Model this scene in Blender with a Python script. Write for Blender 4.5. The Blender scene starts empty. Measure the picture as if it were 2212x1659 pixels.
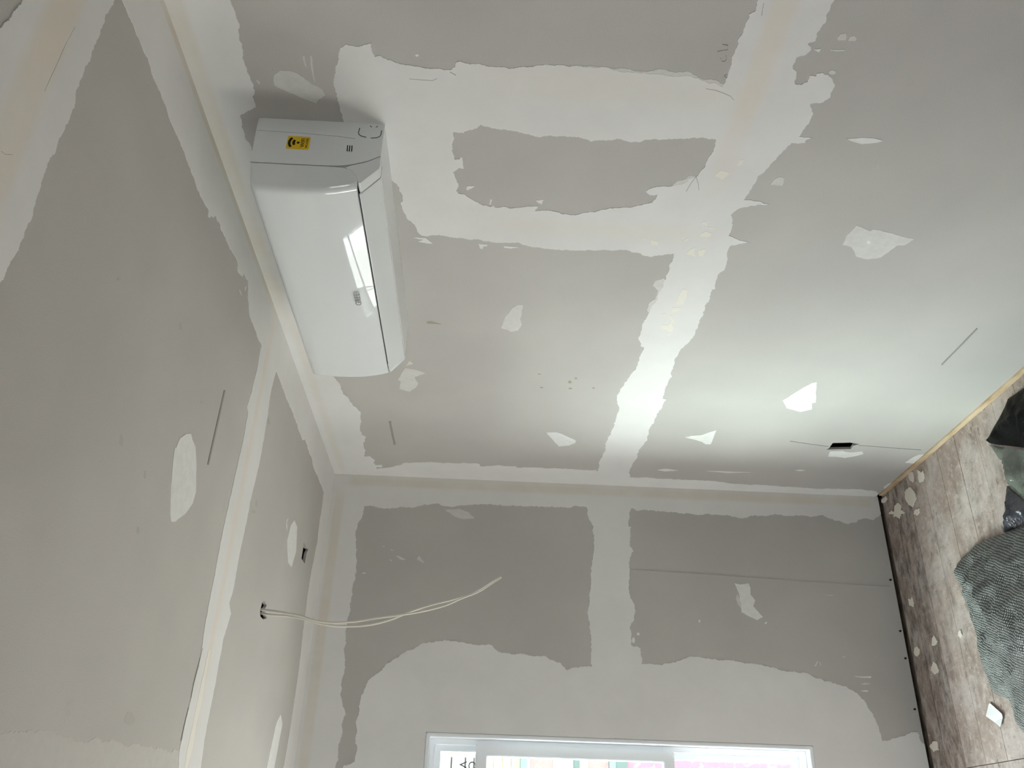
import bpy, bmesh, math, random
from mathutils import Vector, Matrix
from mathutils.geometry import tessellate_polygon, delaunay_2d_cdt
from mathutils import noise as mnoise

scene = bpy.context.scene
COL = scene.collection
rnd = random.Random(7)

# ------------------------------------------------------------------ camera
CAM_POS=(3.46823, -1.4272, 1.73169)
CAM_ROT=[(0.041816, 0.481234, 0.875594), (0.028453, 0.875432, -0.482504), (-0.99872, 0.045089, 0.022915)]
F_PX=1843.19
cam_d = bpy.data.cameras.new('camera')
cam = bpy.data.objects.new('camera', cam_d)
COL.objects.link(cam)
m = Matrix([list(r) + [0] for r in CAM_ROT] + [[0, 0, 0, 1]])
m.translation = Vector(CAM_POS)
cam.matrix_world = m
cam_d.sensor_fit = 'HORIZONTAL'
cam_d.sensor_width = 36.0
cam_d.lens = F_PX / 2212.0 * 36.0
cam_d.clip_start = 0.01
scene.camera = cam

# ------------------------------------------------------------------ world, lamps, exposure
world = bpy.data.worlds.new('overcast_sky')
scene.world = world
world.use_nodes = True
bg = world.node_tree.nodes['Background']
bg.inputs['Color'].default_value = (0.957, 0.963, 1.015, 1)
bg.inputs['Strength'].default_value = 7.4

def area(name, loc, target, sx, sy, power, color=(1, 1, 1), spread=180):
    d = bpy.data.lights.new(name, 'AREA')
    d.shape = 'RECTANGLE'; d.size = sx; d.size_y = sy
    d.energy = power; d.color = color
    d.spread = math.radians(spread)
    o = bpy.data.objects.new(name, d)
    COL.objects.link(o)
    o.location = loc
    o.rotation_euler = (Vector(target) - Vector(loc)).to_track_quat('-Z', 'Y').to_euler()
    return o

def portal(name, loc, target, sx, sy):
    o = area(name, loc, target, sx, sy, 1)
    o.data.cycles.is_portal = True
    return o

RX_ = 5.3
WIN_Y0, WIN_Y1, WIN_Z0, WIN_Z1 = -2.2, -1.033, 0.449, 1.921
portal('portal_window', (-0.16, (WIN_Y0 + WIN_Y1) / 2, (WIN_Z0 + WIN_Z1) / 2), (1, (WIN_Y0 + WIN_Y1) / 2, (WIN_Z0 + WIN_Z1) / 2), 1.47, 1.2)
portal('portal_fill_door', (0.72, -3.56, 1.08), (0.72, 0, 1.08), 0.85, 2.1)
portal('portal_back', (RX_ + 0.16, -2.2, 1.5), (0, -2.2, 1.5), 1.2, 1.2)
# added outdoor lamp standing in for bright sky, rakes onto the air conditioner wall
area('sky_glow_lamp', (-1.75, -4.6, 2.72), (0.0, -1.5, 1.3), 1.7, 1.45, 720, (0.88, 1.0, 0.95))

sun_d = bpy.data.lights.new('sun', 'SUN'); sun_d.energy = 56.0; sun_d.angle = math.radians(1.0); sun_d.color = (1.0, 0.97, 0.93)
sun = bpy.data.objects.new('sun', sun_d); COL.objects.link(sun)
sun.rotation_euler = Vector((-0.03, 0.71, -0.71)).to_track_quat('-Z', 'Y').to_euler()
scene.view_settings.view_transform = 'Standard'
scene.view_settings.look = 'None'
scene.view_settings.gamma = 1.0
scene.view_settings.use_curve_mapping = False
scene.view_settings.exposure = 0.0
scene.cycles.use_denoising = True
scene.cycles.max_bounces = 12
scene.cycles.diffuse_bounces = 8
scene.cycles.transparent_max_bounces = 12
scene.cycles.sample_clamp_indirect = 6.0
scene.cycles.caustics_reflective = False
scene.cycles.caustics_refractive = False

# ------------------------------------------------------------------ traced outlines, metres on the real planes
WR=[
('joint_compound',0.0035,'compound',[(2.503,2.2577),(2.3607,2.2705),(2.3192,2.268),(2.2809,2.2717),(2.2176,2.2771),(2.1816,2.2757),(2.1382,2.2717),(2.1118,2.2795),(2.0893,2.2804),(2.0802,2.2957),(2.0607,2.3227),(1.9912,2.3264),(1.8044,2.2889),(1.4523,2.2794),(1.0982,2.2799),(0.8624,2.2786),(0.8134,2.266),(0.7479,2.2649),(0.7245,2.2496),(0.6636,2.2403),(0.6461,2.2288),(0.6056,2.2181),(0.531,2.223),(0.4855,2.2352),(0.4191,2.2356),(0.3952,2.22),(0.3236,2.2389),(0.274,2.2406),(0.199,2.2488),(0.2059,2.2289),(0.1746,2.211),(0.1114,2.2114),(0.1193,2.1833),(0.0944,2.1856),(0.0916,2.2114),(0.0715,2.2114),(0.1334,2.0982),(0.149,2.0893),(0.1577,2.0538),(0.1634,2.0225),(0.1744,1.8981),(0.178,1.7742),(0.1494,1.7681),(0.1682,1.6847),(0.1658,1.6166),(0.1515,1.612),(0.1641,1.4508),(0.1632,1.2768),(0.1392,1.2678),(0.0992,1.1234),(0.1053,1.0687),(0.0992,0.9839),(0.0995,0.8882),(0.1002,0.7885),(0.0763,0.674),(0.0784,0.5377),(0.0709,0.4385),(0.0631,0.3184),(0.0733,0.2046),(0.0777,0.1131),(0.0616,0.0456),(0.0225,0.02),(0.0,0.02),(0.0,1.1767),(0.0,2.4),(1.1921,2.4),(2.3512,2.4),(2.4919,2.4)],[]),
('joint_compound',0.003,'compound',[(2.5015,1.2582),(2.4245,1.2636),(2.4003,1.2615),(2.3935,1.2712),(2.3683,1.2716),(2.3147,1.2741),(2.2895,1.2772),(2.2522,1.274),(2.2255,1.2737),(2.2155,1.276),(2.2253,1.2951),(2.2307,1.3247),(2.2366,1.3445),(2.2405,1.359),(2.2367,1.3794),(2.2397,1.4062),(2.2378,1.4348),(2.2405,1.4845),(2.2425,1.5089),(2.2506,1.5302),(2.2508,1.58),(2.2474,1.6314),(2.2434,1.6742),(2.2326,1.7283),(2.2389,1.7774),(2.2391,1.809),(2.2435,1.8319),(2.2433,1.8357),(2.2301,1.8388),(2.2216,1.8495),(2.2233,1.8688),(2.2266,1.9263),(2.23,1.9467),(2.2364,1.9667),(2.2471,1.9896),(2.245,2.0036),(2.2603,2.0082),(2.2774,2.0064),(2.2736,2.0227),(2.2679,2.0407),(2.2724,2.0579),(2.2624,2.0719),(2.2424,2.0783),(2.2239,2.0823),(2.2104,2.0894),(2.1769,2.097),(2.1321,2.0963),(2.0927,2.0946),(2.0643,2.0912),(2.0079,2.0901),(1.8729,1.9947),(1.8637,1.9864),(1.8358,1.9794),(1.8139,1.9758),(1.7943,1.9836),(1.761,1.9777),(1.7326,1.9689),(1.7188,1.9566),(1.6737,1.9392),(1.6694,1.9327),(1.6739,1.8994),(1.6775,1.8907),(1.6692,1.8596),(1.6631,1.8132),(1.6639,1.7781),(1.6566,1.7459),(1.6615,1.6831),(1.6445,1.6314),(1.638,1.5773),(1.6471,1.4361),(1.651,1.3856),(1.6397,1.3499),(1.6276,1.3227),(1.6469,1.2587),(1.6056,1.2614),(1.5526,1.2596),(1.5286,1.2587),(1.5261,1.2621),(1.4788,1.262),(1.4369,1.2633),(1.3953,1.2731),(1.3482,1.2762),(1.2718,1.2816),(1.2139,1.2816),(1.1652,1.2649),(1.1631,1.2565),(1.0991,1.2595),(1.0515,1.2551),(1.0012,1.2636),(0.9192,1.2803),(0.846,1.2884),(0.7885,1.2846),(0.7212,1.2677),(0.6079,1.2697),(0.5868,1.2666),(0.5543,1.2689),(0.451,1.2758),(0.3439,1.271),(0.2315,1.2764),(0.1439,1.2704),(0.0,1.2488),(0.0,1.0883),(0.0991,1.1241),(0.1649,1.138),(0.2464,1.1379),(0.2962,1.131),(0.3716,1.1364),(0.4781,1.1204),(0.5563,1.1293),(0.6328,1.1224),(0.6955,1.1249),(0.7469,1.117),(0.8156,1.114),(0.8247,1.129),(0.9063,1.1346),(0.9789,1.128),(1.086,1.1418),(1.1578,1.1367),(1.2061,1.1193),(1.2505,1.112),(1.3214,1.1143),(1.423,1.1164),(1.4932,1.1155),(1.4937,1.1091),(1.5584,1.1202),(1.5829,1.1078),(1.656,1.1181),(1.6897,1.1202),(1.7016,1.0945),(1.7099,1.0723),(1.7198,1.1094),(1.7336,1.135),(1.7795,1.1377),(1.8129,1.1503),(1.8405,1.1356),(1.8518,1.1005),(1.8574,1.0952),(1.8594,1.0681),(1.8677,1.0948),(1.8713,1.1154),(1.8715,1.1344),(1.9204,1.1268),(1.9512,1.1241),(2.0163,1.0991),(2.0676,1.0809),(2.0677,1.0594),(2.0697,1.0506),(2.0768,1.052),(2.0856,1.0385),(2.0869,1.0701),(2.1276,1.0618),(2.1518,1.062),(2.1672,1.0691),(2.1809,1.078),(2.1876,1.0553),(2.2038,1.0424),(2.2342,1.0449),(2.2534,1.0584),(2.26,1.0671),(2.266,1.0838),(2.2631,1.0924),(2.256,1.0917),(2.2564,1.1068),(2.2406,1.1038),(2.2314,1.1143),(2.2352,1.1297),(2.2643,1.1356),(2.2794,1.1488),(2.2998,1.1476),(2.3071,1.1317),(2.3211,1.1244),(2.3287,1.1289),(2.3342,1.1364),(2.3412,1.124),(2.36,1.1271),(2.3834,1.1192),(2.4029,1.124),(2.4335,1.1208),(2.5097,1.1258)],[[(2.0466,1.845),(2.0453,1.823),(2.0614,1.7948),(2.0732,1.7855),(2.0685,1.7725),(2.0627,1.7437),(2.0594,1.7019),(2.0492,1.6667),(2.0447,1.6496),(2.0517,1.5986),(2.0523,1.5619),(2.0386,1.5318),(2.0477,1.4844),(2.0526,1.4761),(2.0447,1.4459),(2.0463,1.4313),(2.063,1.3284),(2.0691,1.3021),(2.0657,1.2697),(2.0668,1.2537),(2.0294,1.2491),(2.0006,1.2559),(1.9455,1.2669),(1.9352,1.2857),(1.9249,1.2867),(1.9089,1.3163),(1.896,1.3686),(1.8836,1.3788),(1.8713,1.364),(1.8742,1.3486),(1.8447,1.3562),(1.8384,1.3707),(1.8217,1.4084),(1.8161,1.4589),(1.798,1.4951),(1.7855,1.5354),(1.7844,1.5736),(1.7966,1.6099),(1.7915,1.6447),(1.8097,1.6377),(1.8075,1.6551),(1.7967,1.7047),(1.8023,1.7242),(1.7966,1.7421),(1.8065,1.7505),(1.799,1.7562),(1.8029,1.7749),(1.8225,1.8029),(1.8392,1.8201),(1.843,1.8372),(1.8517,1.8417),(1.8682,1.8357),(1.8875,1.84),(1.9175,1.8484),(1.931,1.836),(1.9303,1.8239),(1.9443,1.8249),(1.9573,1.8259),(1.973,1.8301),(1.9607,1.8324),(1.96,1.8418),(1.9763,1.8473),(2.0252,1.8443)]]),
('skim_coat',0.003,'thin',[(2.2501,1.5797),(2.2528,1.5593),(2.2508,1.5305),(2.2457,1.5115),(2.249,1.486),(2.2443,1.4591),(2.2459,1.4359),(2.2525,1.4085),(2.2456,1.381),(2.2502,1.3611),(2.2437,1.3465),(2.2346,1.326),(2.2323,1.2965),(2.2232,1.2836),(2.2255,1.2736),(2.212,1.2754),(2.1932,1.2516),(2.1997,1.307),(2.211,1.3896),(2.2172,1.4968),(2.2348,1.578)],[]),
('skim_coat',0.002,'thin',[(1.5347,1.2641),(1.5211,1.2845),(1.4965,1.2888),(1.4733,1.27),(1.4322,1.2694),(1.4084,1.2834),(1.372,1.2842),(1.3561,1.2738),(1.3549,1.2472),(1.4117,1.2433),(1.4872,1.2511)],[]),
('skim_coat',0.003,'thin',[(1.9437,1.2875),(1.945,1.2697),(1.9095,1.2767),(1.9064,1.3188),(1.9247,1.3105),(1.9324,1.294)],[]),
('filler_patch',0.002,'thin',[(2.1784,2.224),(2.196,2.2074),(2.1957,2.1813),(2.1747,2.1554),(2.1513,2.1259),(2.1343,2.1218),(2.1107,2.1458),(2.1301,2.1832),(2.1551,2.227)],[]),
('filler_patch',0.0005,'thin',[(2.2352,2.1535),(2.2378,2.1483),(2.2225,2.149),(2.2059,2.1479),(2.2117,2.1518)],[]),
('filler_patch',0.0005,'thin',[(2.2386,2.1368),(2.2388,2.1329),(2.2031,2.1359),(2.1661,2.1379),(2.1846,2.1398),(2.2148,2.1397)],[]),
('filler_patch',0.0005,'thin',[(2.1677,2.2632),(2.1668,2.2585),(2.1582,2.2554),(2.1567,2.2597),(2.1616,2.2616)],[]),
('filler_patch',0.0015,'thin',[(1.3667,1.6683),(1.3681,1.6516),(1.3209,1.6529),(1.2895,1.657),(1.2584,1.6496),(1.2251,1.6596),(1.216,1.6808),(1.235,1.7127),(1.296,1.7031),(1.321,1.6926),(1.3525,1.6789)],[]),
('filler_patch',0.001,'thin',[(1.0078,2.0107),(0.9865,1.9987),(0.9731,2.0256)],[]),
('filler_patch',0.001,'thin',[(0.9558,2.0289),(0.9502,1.9974),(0.9277,1.9603),(0.903,1.9916),(0.8977,2.0005),(0.8494,1.9902),(0.8209,2.0005),(0.7888,2.0246),(0.8061,2.0589),(0.8618,2.0505),(0.8701,2.0586)],[]),
('filler_patch',0.001,'patch',[(0.5071,1.5161),(0.511,1.4777),(0.4967,1.4521),(0.4453,1.3955),(0.4219,1.3955),(0.3959,1.4177),(0.3824,1.4564),(0.4307,1.4806)],[]),
('filler_patch',0.0006,'patch',[(0.5158,0.9809),(0.5312,0.9625),(0.5444,0.9219),(0.5748,0.8956),(0.5909,0.8781),(0.5157,0.8712),(0.464,0.8682),(0.462,0.8875),(0.4832,0.9074),(0.5023,0.9462)],[]),
('filler_patch',0.001,'patch',[(0.9896,0.6379),(0.8448,0.5883),(0.8389,0.5997),(0.7916,0.5852),(0.7685,0.6182),(0.7926,0.6763),(0.8477,0.7077),(0.9156,0.6815),(0.9813,0.6521)],[]),
('filler_patch',0.0015,'thin',[(1.797,0.8234),(1.7819,0.7914),(1.7778,0.7799),(1.7856,0.7766),(1.7724,0.7188),(1.7541,0.6565),(1.7298,0.6669),(1.7255,0.6883),(1.6953,0.6986),(1.6727,0.7092),(1.6618,0.7421),(1.6704,0.7728),(1.6936,0.7888),(1.7087,0.8015),(1.7171,0.8298),(1.7559,0.8333)],[]),
('filler_patch',0.0004,'patch',[(1.734,0.7612),(1.7301,0.7606),(1.7275,0.7623),(1.7272,0.7656),(1.7294,0.7692),(1.7331,0.7718),(1.7371,0.7724),(1.7396,0.7707),(1.7399,0.7674),(1.7378,0.7638)],[]),
('filler_patch',0.0005,'patch',[(2.0877,0.9638),(2.0939,0.9307),(2.094,0.9024),(2.0879,0.8798),(2.0812,0.8913),(2.0751,0.9231),(2.0796,0.9421)],[]),
('filler_patch',0.0015,'thin',[(2.351,1.0837),(2.3586,1.0816),(2.3621,1.0717),(2.3551,1.0665),(2.3457,1.0654),(2.3453,1.0803)],[]),
('filler_patch',0.0015,'thin',[(2.3452,1.0601),(2.3556,1.0592),(2.3575,1.0525),(2.3506,1.0448),(2.3455,1.0465)],[]),
('filler_patch',0.0004,'patch',[(2.3241,1.0874),(2.322,1.0854),(2.3227,1.0735),(2.3243,1.0583),(2.3215,1.0581),(2.32,1.0725),(2.3203,1.0857)],[]),
('filler_patch',0.0005,'thin',[(2.268,1.0549),(2.2645,1.055),(2.2621,1.058),(2.2618,1.0627),(2.2636,1.0672),(2.267,1.0699),(2.2705,1.0697),(2.2728,1.0668),(2.2731,1.0622),(2.2713,1.0576)],[]),
('filler_patch',0.001,'patch',[(2.3231,1.1212),(2.322,1.1145),(2.3241,1.1064),(2.3149,1.1069),(2.3161,1.1112)],[]),
('filler_patch',0.002,'thin',[(1.9286,1.0881),(1.9465,1.083),(1.9565,1.0756),(1.9546,1.06),(1.9274,1.0572)],[]),
('filler_patch',0.0008,'patch',[(0.1902,1.0282),(0.2086,0.9948),(0.1955,0.9347),(0.1795,0.99)],[]),
('filler_patch',0.0008,'patch',[(0.2023,0.8271),(0.2078,0.7311),(0.21,0.6206),(0.1909,0.7266)],[]),
('filler_patch',0.0006,'patch',[(0.2489,0.4666),(0.2608,0.4465),(0.2519,0.4164),(0.242,0.4401)],[]),
('filler_patch',0.001,'patch',[(0.4478,0.3912),(0.4579,0.3439),(0.4457,0.3135),(0.4607,0.2683),(0.4367,0.2521),(0.4135,0.275),(0.3909,0.3094),(0.399,0.3428),(0.3972,0.3789)],[]),
('filler_patch',0.001,'patch',[(0.4582,0.02),(0.4515,0.0374),(0.4231,0.0503),(0.3718,0.0577),(0.3664,0.0205),(0.3767,0.02)],[]),
('filler_patch',0.001,'patch',[(0.1614,0.02),(0.1483,0.0309),(0.1114,0.0323),(0.0893,0.02)],[]),
('filler_patch',0.0006,'patch',[(2.2564,1.9198),(2.2584,1.9149),(2.2545,1.9123),(2.2509,1.9154),(2.2518,1.9191)],[]),
('filler_patch',0.0006,'patch',[(2.0049,0.8636),(2.0072,0.8602),(2.0235,0.8626),(2.0073,0.8587)],[]),
('filler_patch',0.0012,'patch',[(1.8694,1.8171),(1.8733,1.7956),(1.8637,1.8032),(1.8596,1.8094),(1.8546,1.8156)],[]),
('filler_patch',0.001,'patch',[(1.6614,1.9631),(1.6616,1.9265),(1.6391,1.9074),(1.638,1.9209),(1.6438,1.9508),(1.652,1.9336)],[]),
('filler_patch',0.0015,'patch',[(1.6459,1.7863),(1.6477,1.7628),(1.6398,1.761),(1.6361,1.7727),(1.625,1.776),(1.6273,1.7811)],[]),
('filler_patch',0.001,'patch',[(1.6431,1.7189),(1.6422,1.6953),(1.64,1.675),(1.6338,1.6983),(1.6351,1.717)],[]),
('filler_patch',0.0015,'patch',[(1.8258,1.7578),(1.8285,1.7532),(1.8071,1.7559),(1.8091,1.7607)],[]),
('filler_patch',0.0015,'patch',[(1.8304,1.6462),(1.8357,1.6253),(1.8167,1.6286),(1.8209,1.6352)],[]),
('tape_flake',0.0012,'flake',[(1.4883,1.2008),(1.4832,1.1871),(1.4554,1.1827),(1.4102,1.1838),(1.4071,1.2053),(1.4534,1.206)],[]),
('tape_flake',0.0012,'flake',[(1.3916,1.2095),(1.3957,1.1843),(1.3732,1.1907),(1.3649,1.2096)],[]),
('tape_flake',0.0012,'flake',[(1.3511,1.2124),(1.3484,1.2043),(1.3187,1.1886),(1.3076,1.1959),(1.2802,1.1844),(1.2585,1.1857),(1.2711,1.2077),(1.2768,1.2244),(1.2981,1.2247),(1.2962,1.2051),(1.3177,1.1999)],[]),
('tape_flake',0.0012,'flake',[(1.2389,1.2013),(1.2568,1.1893),(1.2387,1.1875)],[]),
('tape_flake',0.0012,'flake',[(1.356,1.2342),(1.3581,1.2252),(1.3471,1.2192),(1.3431,1.226)],[]),
('tape_flake',0.0012,'flake',[(1.9501,1.2288),(1.9702,1.216),(1.9634,1.1933),(1.9389,1.2048)],[]),
('tape_flake',0.0012,'flake',[(1.9853,1.1813),(2.0058,1.184),(2.0087,1.1731),(1.9901,1.1738)],[]),
('tape_flake',0.0012,'flake',[(1.7779,1.218),(1.7861,1.2071),(1.7644,1.1986),(1.7608,1.1798),(1.7533,1.1795),(1.7597,1.1942),(1.7713,1.2067)],[]),
('tape_flake',0.0012,'flake',[(1.733,1.2106),(1.7468,1.1975),(1.7379,1.1806),(1.7249,1.1823),(1.7231,1.205)],[]),
('tape_flake',0.0012,'flake',[(1.6467,1.2276),(1.6662,1.2219),(1.678,1.2094),(1.6538,1.2072),(1.6356,1.1928),(1.6426,1.2097)],[]),
('tape_flake',0.0012,'flake',[(1.6654,1.198),(1.6749,1.1801),(1.6393,1.1817),(1.6439,1.193)],[]),
('tape_flake',0.0012,'flake',[(1.7028,1.3331),(1.6939,1.3114),(1.6781,1.3101),(1.6793,1.3287)],[]),
('tape_flake',0.0012,'flake',[(1.7014,1.2497),(1.7155,1.2363),(1.705,1.2372)],[]),
('tape_flake',0.0012,'flake',[(1.7073,1.3554),(1.7046,1.3433),(1.699,1.3473)],[]),
('pencil_mark',0.0006,'pencil',[(0.5393,2.1193),(0.3295,2.1176),(0.335,2.1081),(0.5443,2.1103)],[]),
('pencil_mark',0.0003,'pencil',[(1.3583,0.2835),(1.1399,0.2849),(1.1342,0.2788),(1.3533,0.2779)],[]),
('pencil_mark',0.0003,'pencilf',[(2.3027,1.3089),(2.3057,1.2984),(2.3087,1.2895),(2.3196,1.2924),(2.3212,1.3043),(2.3199,1.3041),(2.3186,1.2929),(2.3096,1.2905),(2.307,1.2989),(2.304,1.3094)],[]),
('pencil_mark',0.0002,'pencilf',[(2.2942,1.2904),(2.2867,1.2865),(2.2801,1.2883),(2.2808,1.2945),(2.2872,1.2979),(2.2867,1.2988),(2.2797,1.2949),(2.2789,1.2875),(2.2865,1.2854),(2.2946,1.2894)],[]),
('pencil_mark',0.0002,'pencilf',[(2.2396,1.2732),(2.2434,1.2797),(2.2479,1.2754),(2.249,1.2763),(2.2433,1.2809),(2.2384,1.2735)],[]),
('pencil_mark',0.0003,'pencil',[(2.4194,1.2507),(2.4053,1.2491),(2.392,1.2469),(2.3919,1.2461),(2.4051,1.2483),(2.4192,1.2498)],[]),
('hairline_crack',0.0003,'pencilf',[(2.2076,1.3095),(2.2052,1.2892),(2.1989,1.2709),(2.1914,1.2532),(2.1819,1.2438),(2.183,1.2432),(2.1927,1.2529),(2.2003,1.2708),(2.2066,1.2893),(2.209,1.3096)],[]),
('hairline_crack',0.0003,'pencilf',[(2.1922,1.9362),(2.1911,1.906),(2.1905,1.8873),(2.1968,1.8772),(2.1978,1.8775),(2.1916,1.8874),(2.1922,1.9058),(2.1933,1.936)],[]),
('hairline_crack',0.0003,'pencilf',[(2.2153,1.85),(2.2115,1.8433),(2.2077,1.8376),(2.2093,1.8368),(2.2132,1.8426),(2.217,1.8493)],[]),
('hairline_crack',0.0003,'pencilf',[(1.8904,1.2807),(1.9186,1.2758),(1.9432,1.2686),(1.9443,1.27),(1.9196,1.2772),(1.8913,1.2821)],[]),
('hairline_crack',0.0003,'pencilf',[(1.9434,1.2699),(1.9218,1.2598),(1.8979,1.2525),(1.8982,1.2512),(1.9223,1.2586),(1.9441,1.2687)],[]),
('pencil_mark',0.0003,'pencilf',[(0.5197,0.5744),(0.4853,0.41),(0.489,0.4111),(0.5234,0.5754)],[]),
('pencil_mark',0.0003,'pencilf',[(0.51,0.3011),(0.4931,0.0476),(0.496,0.0489),(0.5129,0.3022)],[]),
('stain',0.0012,'stain',[(0.9123,1.4598),(0.9066,1.459),(0.9025,1.4636),(0.9022,1.4668),(0.9053,1.4721),(0.9111,1.4725),(0.9171,1.4704),(0.9208,1.4694),(0.9212,1.4648),(0.9178,1.4631)],[]),
('stain',0.0012,'stain',[(0.9399,1.4437),(0.9362,1.4431),(0.9335,1.4465),(0.9333,1.4489),(0.9353,1.4529),(0.939,1.4531),(0.943,1.4515),(0.9454,1.4507),(0.9457,1.4473),(0.9435,1.4461)],[]),
('stain',0.0012,'stain',[(0.8662,1.4534),(0.8623,1.4528),(0.8593,1.4575),(0.859,1.4608),(0.861,1.4661),(0.865,1.4663),(0.8691,1.4639),(0.8717,1.4628),(0.8722,1.4582),(0.8699,1.4565)],[]),
('stain',0.0012,'stain',[(0.8635,1.5535),(0.8606,1.553),(0.8583,1.5579),(0.858,1.5612),(0.8593,1.5663),(0.8623,1.5663),(0.8655,1.5638),(0.8675,1.5626),(0.8679,1.5579),(0.8662,1.5564)],[]),
('stain',0.0012,'stain',[(0.8769,1.3755),(0.873,1.3748),(0.8702,1.3782),(0.87,1.3807),(0.8721,1.3847),(0.876,1.385),(0.8801,1.3835),(0.8826,1.3828),(0.8829,1.3793),(0.8806,1.378)],[]),
('stain',0.0012,'stain',[(0.9573,1.5683),(0.9555,1.5679),(0.9539,1.5727),(0.9536,1.5759),(0.9543,1.5809),(0.9562,1.5808),(0.9583,1.5783),(0.9596,1.577),(0.96,1.5725),(0.959,1.5711)],[]),
('stain',0.0012,'stain',[(1.2509,1.9433),(1.2556,1.9296),(1.2387,1.8954),(1.24,1.9302),(1.2404,1.9418)],[])]
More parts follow.
